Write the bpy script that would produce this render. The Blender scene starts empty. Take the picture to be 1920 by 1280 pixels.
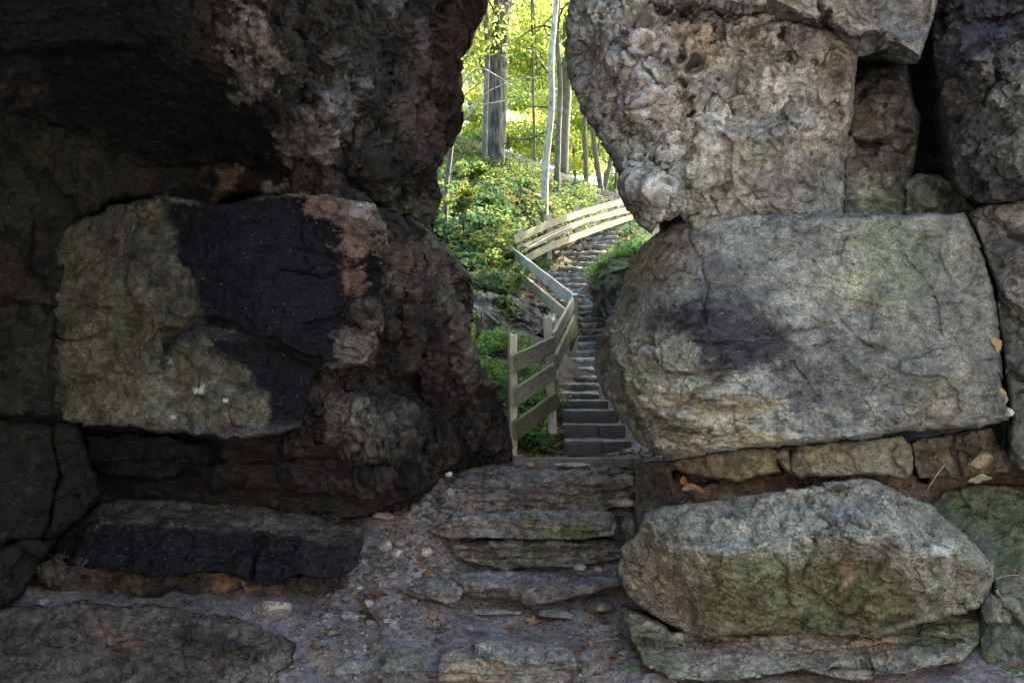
import bpy, math, random
import numpy as np

# ------------------------------------------------------------------ camera, sky, sun, exposure
C = bpy.context.scene
COL = C.collection
F = 1500.0            # focal length in pixels of the 1920 px wide photograph
EYE = 1.6
cam_d = bpy.data.cameras.new('camera'); cam = bpy.data.objects.new('camera', cam_d); COL.objects.link(cam)
cam.location = (0, 0, EYE); cam.rotation_euler = (math.radians(90), 0, 0)
cam_d.sensor_width = 36; cam_d.lens = 36 * F / 1920; cam_d.clip_start = 0.05; cam_d.clip_end = 2000
C.camera = cam
SUN_EL, SUN_AZ = 44.0, 52.0     # azimuth measured from +Y (ahead), negative = to the left
w = bpy.data.worlds.new('World'); C.world = w; w.use_nodes = True
nt = w.node_tree; nt.nodes.clear()
sky = nt.nodes.new('ShaderNodeTexSky'); sky.sky_type = 'NISHITA'; sky.sun_disc = False
sky.sun_elevation = math.radians(SUN_EL); sky.sun_rotation = math.radians(SUN_AZ)
sky.air_density = 1.0; sky.dust_density = 3.0; sky.ozone_density = 1.0
bg = nt.nodes.new('ShaderNodeBackground'); bg.inputs[1].default_value = 0.15
out = nt.nodes.new('ShaderNodeOutputWorld')
nt.links.new(sky.outputs[0], bg.inputs[0]); nt.links.new(bg.outputs[0], out.inputs[0])
sd_ = bpy.data.lights.new('sun', 'SUN'); sd_.energy = 3.8; sd_.angle = math.radians(0.53); sd_.color = (1.0, .93, .80)
sun = bpy.data.objects.new('sun', sd_); COL.objects.link(sun)
sun.rotation_euler = (math.radians(90 - SUN_EL), 0, math.radians(180 - SUN_AZ))
C.view_settings.view_transform = 'Standard'; C.view_settings.look = 'None'
C.view_settings.exposure = 2.82; C.view_settings.use_white_balance = True; C.view_settings.white_balance_temperature = 6500; C.view_settings.white_balance_tint = 0; C.view_settings.gamma = 1.0
C.cycles.max_bounces = 5; C.cycles.diffuse_bounces = 2; C.cycles.transparent_max_bounces = 8
C.cycles.caustics_reflective = False; C.cycles.caustics_refractive = False

# ------------------------------------------------------------------ helpers: numpy noise
def h3(x, y, z, seed):
    x = x.astype(np.uint32); y = y.astype(np.uint32); z = z.astype(np.uint32)
    h = x * np.uint32(374761393) + y * np.uint32(668265263) + z * np.uint32(2246822519) + np.uint32(seed * 3266489 + 97)
    h = (h ^ (h >> np.uint32(13))) * np.uint32(1274126177)
    h = (h ^ (h >> np.uint32(15))) * np.uint32(2654435761)
    return h ^ (h >> np.uint32(16))
G16 = np.array([[1,1,0],[-1,1,0],[1,-1,0],[-1,-1,0],[1,0,1],[-1,0,1],[1,0,-1],[-1,0,-1],[0,1,1],[0,-1,1],[0,1,-1],[0,-1,-1],[1,1,0],[-1,1,0],[0,-1,1],[0,-1,-1]], dtype=np.float32)
def perlin(P, seed=0):
    P = P.astype(np.float32); I = np.floor(P).astype(np.int64); f = P - I
    u = f * f * f * (f * (f * 6 - 15) + 10)
    r = 0
    for dx in (0, 1):
        wx = u[:, 0] if dx else 1 - u[:, 0]
        for dy in (0, 1):
            wy = u[:, 1] if dy else 1 - u[:, 1]
            for dz in (0, 1):
                wz = u[:, 2] if dz else 1 - u[:, 2]
                g = G16[h3(I[:, 0] + dx, I[:, 1] + dy, I[:, 2] + dz, seed) & np.uint32(15)]
                d = g[:, 0] * (f[:, 0] - dx) + g[:, 1] * (f[:, 1] - dy) + g[:, 2] * (f[:, 2] - dz)
                r = r + d * wx * wy * wz
    return r
def fbm(P, freq, octs=4, seed=0, gain=.5, ridged=False):
    a = 1.0; s = 0; n = 0; f = freq if hasattr(freq, '__len__') else (freq,) * 3
    f = np.array(f, dtype=np.float32)
    for o in range(octs):
        v = perlin(P * f + 17.3 * (o + 1), seed + o * 7)
        if ridged: v = 1 - 2.2 * np.abs(v)
        s = s + a * v; n += a; a *= gain; f = f * 2.03
    return s / n
def worley(P, freq, seed=0, jit=1.0):
    f = np.array(freq if hasattr(freq, '__len__') else (freq,) * 3, dtype=np.float32)
    Q = (P * f).astype(np.float32); I = np.floor(Q).astype(np.int64)
    F1 = np.full(len(Q), 9.0, np.float32); F2 = F1.copy(); ID = np.zeros(len(Q), np.uint32); D = np.zeros((len(Q), 3), np.float32)
    for dx in (-1, 0, 1):
        for dy in (-1, 0, 1):
            for dz in (-1, 0, 1):
                h = h3(I[:, 0] + dx, I[:, 1] + dy, I[:, 2] + dz, seed)
                c = np.stack([(h & np.uint32(1023)) / 1023., ((h >> np.uint32(10)) & np.uint32(1023)) / 1023., ((h >> np.uint32(20)) & np.uint32(1023)) / 1023.], 1).astype(np.float32)
                c = I + np.array([dx, dy, dz]) + .5 + (c - .5) * jit
                dv = (Q - c).astype(np.float32); d = np.sqrt((dv ** 2).sum(1))
                m = d < F1
                F2 = np.where(m, F1, np.minimum(F2, d)); ID = np.where(m, h, ID); D = np.where(m[:, None], dv, D); F1 = np.where(m, d, F1)
    return F1, F2, ID, D / f
def rnd(ID, k):
    h = (ID ^ np.uint32(k * 2654435 + 1013)) * np.uint32(2246822519); h = (h ^ (h >> np.uint32(13))) * np.uint32(3266489917)
    return ((h >> np.uint32(8)) & np.uint32(65535)) / 65535.0
def sstep(a, b, x):
    t = np.clip((x - a) / (b - a), 0, 1); return t * t * (3 - 2 * t)
def facets(P, freq, amp, seed):
    P2 = P + .25 / np.mean(freq) * np.stack([fbm(P, np.mean(freq) * 1.5, 2, seed + 5), fbm(P, np.mean(freq) * 1.5, 2, seed + 6), fbm(P, np.mean(freq) * 1.5, 2, seed + 8)], 1)
    F1, F2, ID, D = worley(P2, freq, seed)
    t = np.stack([rnd(ID, 1) - .5, rnd(ID, 2) - .5, rnd(ID, 3) - .5], 1)
    return ((D * t).sum(1) * 2.2 * np.mean(freq) + (rnd(ID, 4) - .5) * 1.0) * amp
def strata(P, n, amp, seed, tilt=(0, 0)):
    t = (P[:, 2] + tilt[0] * P[:, 0] + tilt[1] * P[:, 1]) * n + 1.3 * fbm(P, (.9, .9, 2.5), 3, seed) + .25 * fbm(P, (5, 5, 9), 2, seed + 3)
    i = np.floor(t); fr = t - i
    a = rnd((i.astype(np.int64) + 5000).astype(np.uint32), seed + 11); b = rnd((i.astype(np.int64) + 5001).astype(np.uint32), seed + 11)
    brk = .5 + .9 * fbm(P, (1.7, 1.7, 5), 2, seed + 21)
    return (a + (b - a) * sstep(.82, 1.0, fr) - .5) * amp * np.clip(brk, 0, 1) * 2

def poly_sdf(poly, X, Y, closed=True):
    """signed distance in px, positive inside (unsigned distance for an open line)"""
    p = np.array(poly, dtype=np.float64); n = len(p)
    d = np.full(X.shape, 1e9); ins = np.zeros(X.shape, bool)
    for k in range(n if closed else n - 1):
        ax, ay = p[k]; bx, by = p[(k + 1) % n]
        ex, ey = bx - ax, by - ay; L = ex * ex + ey * ey + 1e-9
        t = np.clip(((X - ax) * ex + (Y - ay) * ey) / L, 0, 1)
        d = np.minimum(d, (X - ax - t * ex) ** 2 + (Y - ay - t * ey) ** 2)
        if closed:
            c = ((ay > Y) != (by > Y)) & (X < (bx - ax) * (Y - ay) / (by - ay + 1e-12) + ax)
            ins ^= c
    d = np.sqrt(d)
    return np.where(ins, d, -d) if closed else d
def tps(pts, vals, reg=1e-4):
    pts = np.array(pts, float); vals = np.array(vals, float); n = len(pts)
    def k(r2): return .5 * r2 * np.log(r2 + 1e-12)
    A = np.zeros((n + 3, n + 3)); A[:n, :n] = k(((pts[:, None] - pts[None]) ** 2).sum(2)) + reg * np.eye(n)
    A[:n, n] = 1; A[:n, n + 1:] = pts; A[n, :n] = 1; A[n + 1:, :n] = pts.T
    s = np.linalg.solve(A, np.concatenate([vals, [0, 0, 0]]))
    def f(X, Y):
        X = np.asarray(X, float); Y = np.asarray(Y, float)
        r = s[n] + s[n + 1] * X + s[n + 2] * Y
        for i in range(n): r = r + s[i] * k((X - pts[i, 0]) ** 2 + (Y - pts[i, 1]) ** 2)
        return r
    return f

# ------------------------------------------------------------------ helpers: objects
def tag(o, label=None, cat=None, group=None, kind=None):
    if label: o['label'] = label
    if cat: o['category'] = cat
    if group: o['group'] = group
    if kind: o['kind'] = kind
    return o
def mesh_obj(name, V, polys, mat, parent=None, col=None, smooth=True):
    """polys: list of int arrays (n,k), arrays with different k allowed"""
    me = bpy.data.meshes.new(name); V = np.asarray(V, np.float32)
    polys = [np.asarray(p, np.int32) for p in polys if len(p)]
    me.vertices.add(len(V)); me.vertices.foreach_set('co', V.ravel())
    nl = sum(p.size for p in polys); npo = sum(len(p) for p in polys)
    me.loops.add(nl); me.loops.foreach_set('vertex_index', np.concatenate([p.ravel() for p in polys]))
    tot = np.concatenate([np.full(len(p), p.shape[1], np.int32) for p in polys])
    me.polygons.add(npo); me.polygons.foreach_set('loop_start', np.concatenate([[0], np.cumsum(tot)[:-1]]).astype(np.int32))
    me.polygons.foreach_set('loop_total', tot)
    me.polygons.foreach_set('use_smooth', np.full(npo, smooth, bool))
    if col is not None:
        at = me.color_attributes.new('Col', 'FLOAT_COLOR', 'POINT')
        c4 = np.ones((len(V), 4), np.float32); c4[:, :3] = col; at.data.foreach_set('color', c4.ravel())
    me.update(calc_edges=True); me.validate()
    me.materials.append(mat)
    o = bpy.data.objects.new(name, me); COL.objects.link(o)
    if parent: o.parent = parent
    return o
def empty(name, loc=(0, 0, 0)):
    o = bpy.data.objects.new(name, None); COL.objects.link(o); o.location = loc; o.empty_display_size = .2
    return o
def recenter(o):
    """put the object's origin at its base"""
    me = o.data; n = len(me.vertices); v = np.empty(n * 3, np.float32); me.vertices.foreach_get('co', v); v = v.reshape(-1, 3)
    c = np.array([v[:, 0].mean(), v[:, 1].mean(), v[:, 2].min()]); v -= c; me.vertices.foreach_set('co', v.ravel())
    o.location = o.location.x + c[0], o.location.y + c[1], o.location.z + c[2]; return o
def at(px, py, y): return np.array([(px - 960) / F * y, y, EYE - (py - 640) / F * y])

# ------------------------------------------------------------------ materials
def new_mat(name):
    m = bpy.data.materials.new(name); m.use_nodes = True; t = m.node_tree
    b = t.nodes['Principled BSDF']; return m, t, b
def N(t, kind, **kw):
    n = t.nodes.new(kind)
    for k, v in kw.items():
        if k in ('Scale', 'Detail', 'Roughness', 'Strength', 'Distance', 'Randomness', 'Distortion', 'Factor', 'Fac'): n.inputs[k].default_value = v
        else: setattr(n, k, v)
    return n
def ramp(t, src, stops):
    r = t.nodes.new('ShaderNodeValToRGB'); e = r.color_ramp.elements
    while len(e) < len(stops): e.new(.5)
    for i, (p, c) in enumerate(stops):
        e[i].position = p; e[i].color = (c, c, c, 1) if not hasattr(c, '__len__') else (*c, 1)
    t.links.new(src, r.inputs[0]); return r.outputs[0]
def mul(t, a, b, mode='MULTIPLY', f=1.0):
    m = t.nodes.new('ShaderNodeMix'); m.data_type = 'RGBA'; m.blend_type = mode
    if hasattr(f, 'links') or not isinstance(f, float): t.links.new(f, m.inputs[0])
    else: m.inputs[0].default_value = f
    for s, k in ((a, 6), (b, 7)):
        if isinstance(s, tuple): m.inputs[k].default_value = (*s, 1)
        else: t.links.new(s, m.inputs[k])
    return m.outputs[2]
def rock_material(name, bump=.5, fine=55, rough=.82, speck=True, flat=None, lich=.5):
    m, t, b = new_mat(name); co = t.nodes.new('ShaderNodeTexCoord').outputs['Object']
    if flat is None:
        a = t.nodes.new('ShaderNodeAttribute'); a.attribute_name = 'Col'; base = a.outputs['Color']
    else: base = flat
    n1 = N(t, 'ShaderNodeTexNoise', Scale=fine * .35, Detail=9, Roughness=.7); t.links.new(co, n1.inputs['Vector'])
    n2 = N(t, 'ShaderNodeTexNoise', Scale=fine * 2.0, Detail=6, Roughness=.75); t.links.new(co, n2.inputs['Vector'])
    c = mul(t, base, ramp(t, n1.outputs[0], [(.35, .55), (.5, 1.0), (.65, 1.45)]))
    n4 = N(t, 'ShaderNodeTexNoise', Scale=fine * .09, Detail=5, Roughness=.65); t.links.new(co, n4.inputs['Vector'])
    c = mul(t, c, mul(t, (1, 1, 1), ramp(t, n2.outputs[0], [(.35, .40), (.5, 1.0), (.66, 1.8)]), 'MIX', ramp(t, n4.outputs[0], [(.40, .3), (.58, 1.0)])))
    c = mul(t, c, ramp(t, n4.outputs[0], [(.34, (.72, .72, .75)), (.5, (1, 1, 1)), (.66, (1.25, 1.22, 1.15))]))
    mp = t.nodes.new('ShaderNodeMapping'); mp.inputs['Scale'].default_value = (1, 1, 3.2); mp.inputs['Rotation'].default_value = (0, .12, 0); t.links.new(co, mp.inputs[0])
    n5 = N(t, 'ShaderNodeTexNoise', Scale=fine * .10, Detail=9, Roughness=.68, Distortion=.6); t.links.new(mp.outputs[0], n5.inputs['Vector'])
    c = mul(t, c, ramp(t, n5.outputs[0], [(.36, .62), (.44, .96), (.56, 1.02), (.66, 1.28)]))
    wn = N(t, 'ShaderNodeTexNoise', Scale=fine * .12, Detail=4, Roughness=.6); t.links.new(co, wn.inputs['Vector'])
    wm = mul(t, co, wn.outputs['Color'], 'LINEAR_LIGHT', .10)
    vo = t.nodes.new('ShaderNodeTexVoronoi'); vo.feature = 'DISTANCE_TO_EDGE'; vo.inputs['Scale'].default_value = fine * .13; t.links.new(wm, vo.inputs['Vector'])
    vm = ramp(t, vo.outputs['Distance'], [(0.0, 0.0), (.018, 1.0)]); vk = ramp(t, n4.outputs[0], [(.44, 1.0), (.52, 0.0)])
    crk = mul(t, vm, (1, 1, 1), 'MIX', ramp(t, n5.outputs[0], [(.41, 0.0), (.47, 1.0)])); c = mul(t, c, ramp(t, crk, [(0.0, .4), (1.0, 1.0)]))
    n3 = N(t, 'ShaderNodeTexNoise', Scale=fine * 5.0, Detail=3, Roughness=.7); t.links.new(co, n3.inputs['Vector'])
    c = mul(t, c, ramp(t, n3.outputs[0], [(.35, .75), (.5, 1.0), (.66, 1.3)]))
    if speck:
        v = N(t, 'ShaderNodeTexNoise', Scale=fine * 1.1, Detail=3, Roughness=.6); t.links.new(co, v.inputs['Vector'])
        k = ramp(t, v.outputs[0], [(.66, 0.0), (.74, lich)])
        c = mul(t, c, (.42, .42, .40), 'MIX', k)
    t.links.new(c, b.inputs['Base Color'])
    b.inputs['Roughness'].default_value = rough
    b.inputs['Specular IOR Level'].default_value = .18
    bn = N(t, 'ShaderNodeBump', Strength=bump, Distance=.02); b2 = N(t, 'ShaderNodeBump', Strength=bump * .8, Distance=.006)
    t.links.new(n1.outputs[0], bn.inputs['Height']); t.links.new(n2.outputs[0], b2.inputs['Height'])
    b3 = N(t, 'ShaderNodeBump', Strength=min(1.0, bump * 1.4), Distance=.012); t.links.new(crk, b3.inputs['Height']); t.links.new(bn.outputs[0], b3.inputs['Normal']); t.links.new(b3.outputs[0], b2.inputs['Normal']); t.links.new(b2.outputs[0], b.inputs['Normal'])
    return m
M = {}
M['rock'] = rock_material('limestone', .55)
M['wet'] = rock_material('dark_limestone', .6, rough=.9, lich=.12)
M['soil'] = rock_material('soil', .8, fine=80, rough=.95, lich=.3)
def leaf_material(name, trans=.5, rough=.75):
    m, t, b = new_mat(name); a = t.nodes.new('ShaderNodeAttribute'); a.attribute_name = 'Col'
    t.links.new(a.outputs['Color'], b.inputs['Base Color']); b.inputs['Roughness'].default_value = rough
    b.inputs['Specular IOR Level'].default_value = .12
    tr = t.nodes.new('ShaderNodeBsdfTranslucent'); br = mul(t, a.outputs['Color'], (1.5, 1.55, 1.2)); t.links.new(br, tr.inputs[0])
    mx = t.nodes.new('ShaderNodeMixShader'); mx.inputs[0].default_value = trans
    t.links.new(b.outputs[0], mx.inputs[1]); t.links.new(tr.outputs[0], mx.inputs[2])
    t.links.new(mx.outputs[0], t.nodes['Material Output'].inputs[0]); return m
M['leaf'] = leaf_material('canopy_leaf', .6)
M['herb'] = leaf_material('undergrowth_leaf', .35)
M['dead'] = leaf_material('dead_leaf', .12, .7)
def wood_material(name, c1, c2, stretch=(1, 1, 1), rough=.75, bump=.4, streak=False, ct=(.3, .65)):
    m, t, b = new_mat(name); co = t.nodes.new('ShaderNodeTexCoord').outputs['Object']
    mp = t.nodes.new('ShaderNodeMapping'); mp.inputs['Scale'].default_value = stretch; t.links.new(co, mp.inputs[0])
    n = N(t, 'ShaderNodeTexNoise', Scale=14, Detail=8, Roughness=.65); t.links.new(mp.outputs[0], n.inputs['Vector'])
    n2 = N(t, 'ShaderNodeTexNoise', Scale=2.2, Detail=5, Roughness=.6); t.links.new(co, n2.inputs['Vector'])
    c = ramp(t, n.outputs[0], [(ct[0], c1), (ct[1], c2)])
    c = mul(t, c, ramp(t, n2.outputs[0], [(.3, (.55, .58, .5)), (.65, (1.15, 1.12, 1.0))]))
    if streak:
        m2 = t.nodes.new('ShaderNodeMapping'); m2.inputs['Scale'].default_value = (16, 1, 1.6); t.links.new(co, m2.inputs[0])
        n3 = N(t, 'ShaderNodeTexNoise', Scale=1.6, Detail=4, Roughness=.6); t.links.new(m2.outputs[0], n3.inputs['Vector']); c = mul(t, c, ramp(t, n3.outputs[0], [(.36, .45), (.43, 1.0), (1.0, 1.0)]))
        m3 = t.nodes.new('ShaderNodeMapping'); m3.inputs['Scale'].default_value = (3, 12, 12); t.links.new(co, m3.inputs[0])
        v3 = t.nodes.new('ShaderNodeTexVoronoi'); v3.inputs['Scale'].default_value = 1.0; t.links.new(m3.outputs[0], v3.inputs['Vector']); c = mul(t, c, ramp(t, v3.outputs['Distance'], [(.05, .35), (.12, 1.0)]))
    t.links.new(c, b.inputs['Base Color']); b.inputs['Roughness'].default_value = rough
    bn = N(t, 'ShaderNodeBump', Strength=bump, Distance=.01); t.links.new(n.outputs[0], bn.inputs['Height']); t.links.new(bn.outputs[0], b.inputs['Normal'])
    return m
M['board'] = wood_material('weathered_board', (.24, .24, .205), (.45, .45, .395), (.5, 6, 6), streak=True)
M['board_green'] = wood_material('algae_board', (.12, .13, .065), (.25, .255, .15), (.5, 6, 6), streak=True)
M['board_tan'] = wood_material('newer_board', (.24, .205, .125), (.36, .32, .215), (.5, 6, 6), streak=True)
M['post'] = wood_material('grey_post', (.55, .56, .53), (.82, .82, .78), (6, 6, .5))
M['timber'] = wood_material('step_timber', (.12, .115, .125), (.23, .22, .235), (.6, 6, 6), streak=True)
M['bark_dark'] = wood_material('dark_bark', (.04, .034, .028), (.19, .165, .135), (1.3, 1.3, .16), bump=1.0, ct=(.42, .60))
M['bark_pale'] = wood_material('pale_bark', (.17, .15, .125), (.50, .475, .43), (1.0, 1.0, .30), bump=.8, ct=(.36, .52))
M['bark_grey'] = wood_material('grey_bark', (.075, .068, .058), (.22, .20, .17), (1.6, 1.6, .5), bump=.8, ct=(.38, .62))
M['metal'] = wood_material('dull_cable', (.10, .10, .10), (.16, .16, .16), rough=.4, bump=.05)

# ------------------------------------------------------------------ rock builder
def lines(lo, hi, step, flo=-20, fhi=1940):
    a = list(np.arange(max(lo, flo), min(hi, fhi) + step, step)); s = step
    while a[-1] < hi: s = min(s * 1.25, 70); a.append(a[-1] + s)
    s = step; b = []; x = a[0]
    while x > lo: s = min(s * 1.25, 70); x -= s; b.append(x)
    return np.array(b[::-1] + a)
def rock(name, label, cat, outline, ctrl, cols, feats=(), stains=(), noise=(), rim=(26, .22), edge=5.0, step=2.0,
         thick=.6, group=None, mat='rock', seed=1, top=None, kind=None, warp=7.0, calm=(), tone=(.90,.93,.91), shrink=.12, yref=4.6):
    o = np.array(outline, float)
    xs = lines(o[:, 0].min() - 12, o[:, 0].max() + 12, step, -20, 1940)
    ys = lines(o[:, 1].min() - 12, o[:, 1].max() + 12, step, -20, 1300)
    X, Y = np.meshgrid(xs, ys); sh = X.shape
    c = np.array(ctrl, float)
    if len(c) <= 3:
        cs = c[np.argsort(c[:, 0])]; D = np.interp(X, cs[:, 0], cs[:, 2])
    elif len(c) > 3:
        f = tps(c[:, :2] / 500, c[:, 2]); D = f(X / 500, Y / 500)
    else: D = np.full(sh, c[0, 2])
    D = np.clip(D, c[:, 2].min() - .3, c[:, 2].max() + .3)
    Pn = np.stack([(X - 960) / F * yref, np.full(sh, float(seed)), -(Y - 640) / F * yref], 2).reshape(-1, 3)
    wx = (fbm(Pn, 5, 3, seed + 40)).reshape(sh) * warp * 2.4; wy = (fbm(Pn, 5, 3, seed + 50)).reshape(sh) * warp * 2.4
    XW, YW = X + wx, Y + wy
    s = poly_sdf(outline, X, Y) + edge * (2.4 * fbm(Pn, 3.5, 5, seed + 60, gain=.62).reshape(sh) + 1.6 * facets(Pn, 9, 1., seed + 61).reshape(sh).clip(-1, 1) * .5)
    if top is not None:
        # a top face seen from above: py of its front edge along px, and how flat it lies (1 = level)
        e = np.interp(XW, [p[0] for p in top['edge']], [p[1] for p in top['edge']]); k = top.get('k', .8); r = top.get('r', 10.)
        q = e - YW; q = .5 * (q + np.sqrt(q * q + r * r)) - .5 * r * np.exp(-np.abs(q) / r)
        q = np.maximum(q, 0); D = D * (np.maximum(e - 640, 40) / np.maximum(e - q - 640, 25)) ** k
    for ft in feats: D = D + ft(XW, YW, X, Y)
    R, Dm = rim; R, Dm = R * .55, Dm * .55
    tt = np.clip(s / R, 0, 1); D = D + Dm * (1 - np.sqrt(np.clip(1 - (1 - tt) ** 2, 0, 1)))
    # snap the outermost vertices on to the outline
    gy, gx = np.gradient(s, ys, xs)
    g = np.sqrt(gx ** 2 + gy ** 2) + 1e-6
    cell = np.maximum(np.gradient(xs)[None, :], np.gradient(ys)[:, None])
    snap = (s < 0); d = np.clip(-s / np.maximum(g, .35), 0, 3 * cell) * snap
    XS = X + d * gx / g; YS = Y + d * gy / g
    P = np.stack([(XS - 960) / F * D, D, EYE - (YS - 640) / F * D], 2)
    if noise:
        Pu = np.gradient(P, axis=1); Pv = np.gradient(P, axis=0); Nn = np.cross(Pu, Pv); Nn /= np.linalg.norm(Nn, axis=2, keepdims=True) + 1e-12
        view = P - np.array([0, 0, EYE]); sg = np.sign((Nn * view).sum(2)); Nn *= -sg[..., None]
        # keep displaced silhouettes from moving: fade along the rim, and never displace straight across the view
        h = np.zeros(X.size); PP = P.reshape(-1, 3)
        vis = (s > -2 * cell).ravel(); idx = np.where(vis)[0]; Q = PP[idx]; hh = np.zeros(len(idx))
        for fn in noise: hh += fn(Q, XS.ravel()[idx], YS.ravel()[idx])
        h[idx] = hh; h = h.reshape(sh)
        for cpoly, cf in calm: h = h * (1 - (1 - cf) * sstep(-25, 25, poly_sdf(cpoly, X, Y) + 60 * fbm(Pn, 2.2, 3, seed + 99).reshape(sh)))
        h = h * (.12 + .88 * sstep(0, R * 1.1, s))
        vd = -view / np.linalg.norm(view, axis=2, keepdims=True)
        Nm = Nn * .5 + vd * .5
        P = P + Nm * h[..., None]
    inside = s > 0
    keep = inside[:-1, :-1] | inside[1:, :-1] | inside[:-1, 1:] | inside[1:, 1:]
    idx = np.arange(X.size).reshape(sh)
    q = np.stack([idx[:-1, :-1], idx[1:, :-1], idx[1:, 1:], idx[:-1, 1:]], 2)[keep]
    used = np.unique(q); remap = np.full(X.size, -1, np.int64); remap[used] = np.arange(len(used))
    q = remap[q]; V = P.reshape(-1, 3)[used]
    # rim wall and back
    ed = np.concatenate([q[:, [0, 1]], q[:, [1, 2]], q[:, [2, 3]], q[:, [3, 0]]])
    key = np.minimum(ed[:, 0], ed[:, 1]) * 10000000 + np.maximum(ed[:, 0], ed[:, 1])
    u, inv, cnt = np.unique(key, return_inverse=True, return_counts=True); be = ed[cnt[inv] == 1]
    bv = np.unique(be); rm = np.full(len(V), -1, np.int64); rm[bv] = len(V) + np.arange(len(bv))
    cen = V.mean(0); B = V[bv].copy(); B[:, 1] += thick; sc = B[:, 1:2] / V[bv][:, 1:2]
    B[:, 0] *= sc[:, 0]; B[:, 2] = EYE + (B[:, 2] - EYE) * sc[:, 0]
    B += (cen + np.array([0, thick, 0]) - B) * np.array([shrink, .0, shrink])
    cp = cen + np.array([0, thick * 1.3, 0])
    V2 = np.concatenate([V, B, cp[None]])
    quads = np.concatenate([q, np.stack([be[:, 1], be[:, 0], rm[be[:, 0]], rm[be[:, 1]]], 1)])
    tri = np.stack([rm[be[:, 1]], rm[be[:, 0]], np.full(len(be), len(V2) - 1)], 1)
    # colour: mineral colours and stains, with shade painted into some patches
    xs_, ys_ = XS.ravel()[used], YS.ravel()[used]
    a = fbm(V, 1.6, 4, seed + 70); b = fbm(V, 6, 4, seed + 80); e2 = fbm(V, 18, 3, seed + 85)
    c0, c1, c2 = [np.array(k_) for k_ in cols[:3]]
    cc = c0 + (c1 - c0) * sstep(-.22, .22, a + .4 * e2)[:, None]; cc = cc + (c2 - cc) * (.85 * sstep(.05, .3, b + .35 * e2))[:, None]
    nz = fbm(V, (2.6, 2.6, 4.6), 6, seed + 90, gain=.66); nf = fbm(V, (10, 10, 16), 5, seed + 95, gain=.7)
    for stn in stains:
        poly, rgb, soft, st = stn[:4]; br = stn[4] if len(stn) > 4 else 30
        m = poly_sdf(poly, xs_, ys_) + br * (nz * 2.2 + nf * 1.1)
        m = sstep(-soft, soft, m) * st; cc = cc + (np.array(rgb) - cc) * m[:, None]
    if mat == 'wet' or name == 'stained_block': tone = (.80, .83, .87)  # left rocks toned down, shade added to their own dark colour
    cc = cc * np.array(tone); cc = np.concatenate([cc, cc[bv], cc[:1]])
    ob = mesh_obj(name, V2, [quads, tri], M[mat], col=np.clip(cc, .004, .9))
    recenter(ob); tag(ob, label, cat, group, kind); return ob

# features
def crack(line, wpx, depth):
    return lambda XW, YW, X, Y: depth * np.exp(-(poly_sdf(line, XW, YW, False) / wpx) ** 2)
def block(poly, dy, soft=6):
    return lambda XW, YW, X, Y: dy * sstep(-soft, soft, poly_sdf(poly, XW, YW))
def lump(cx, cy, rx, ry, dy, rot=0):
    c, s_ = math.cos(rot), math.sin(rot)
    def f(XW, YW, X, Y):
        a = ((XW - cx) * c + (YW - cy) * s_) / rx; b = (-(XW - cx) * s_ + (YW - cy) * c) / ry
        return -dy * np.sqrt(np.clip(1 - a * a - b * b, 0, 1))
    return f
# noises (return outward displacement in metres)
def n_fbm(freq, amp, octs=4, seed=3, ridged=False): return lambda P, x, y: amp * fbm(P, freq, octs, seed, ridged=ridged)
def n_facet(freq, amp, seed=5): return lambda P, x, y: facets(P, freq, amp, seed)
def n_strata(n, amp, seed=7, tilt=(0, 0)): return lambda P, x, y: strata(P, n, amp, seed, tilt)
def wp(P, f, a, s):
    return P + a * np.stack([fbm(P, f, 2, s), fbm(P, f, 2, s + 1), fbm(P, f, 2, s + 2)], 1)
def n_bulb(freq, amp, seed=9):
    def f(P, x, y):
        F1, F2, ID, D = worley(wp(P, np.mean(freq) * .8, .5 / np.mean(freq), seed), freq, seed)
        return amp * (np.sqrt(np.clip(1.0 - F1 ** 2, 0, 1)) - .6) * (.4 + 1.0 * rnd(ID, 2))
    return f
def n_pits(freq, amp, frac=.4, seed=13):
    def f(P, x, y):
        F1, F2, ID, D = worley(wp(P, np.mean(freq), .35 / np.mean(freq), seed), freq, seed)
        r = .25 + .3 * rnd(ID, 5); return -amp * (rnd(ID, 3) < frac) * (1 - sstep(r * .45, r, F1))
    return f
def n_cracks(freq, amp, w_=.05, seed=15):
    def f(P, x, y):
        F1, F2, ID, D = worley(wp(P, np.mean(freq) * 1.3, .5 / np.mean(freq), seed), freq, seed)
        k = fbm(P, np.mean(freq) * .6, 2, seed + 4); return -amp * np.exp(-((F2 - F1) / w_) ** 2) * sstep(-.1, .15, k)
    return f
def n_flake(freq, amp, K=5, seed=19):
    def f(P, x, y):
        v = fbm(P, freq, 5, seed, gain=.5) * K; i = np.floor(v); return (i + sstep(.9, 1.0, v - i)) * amp * 1.25
    return f
def where(fn, poly, soft=30):
    return lambda P, x, y: fn(P, x, y) * sstep(-soft, soft, poly_sdf(poly, x, y))
FINE = [n_fbm(9, .022, 5, 31), n_facet((16, 16, 20), .006, 33)]

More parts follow.
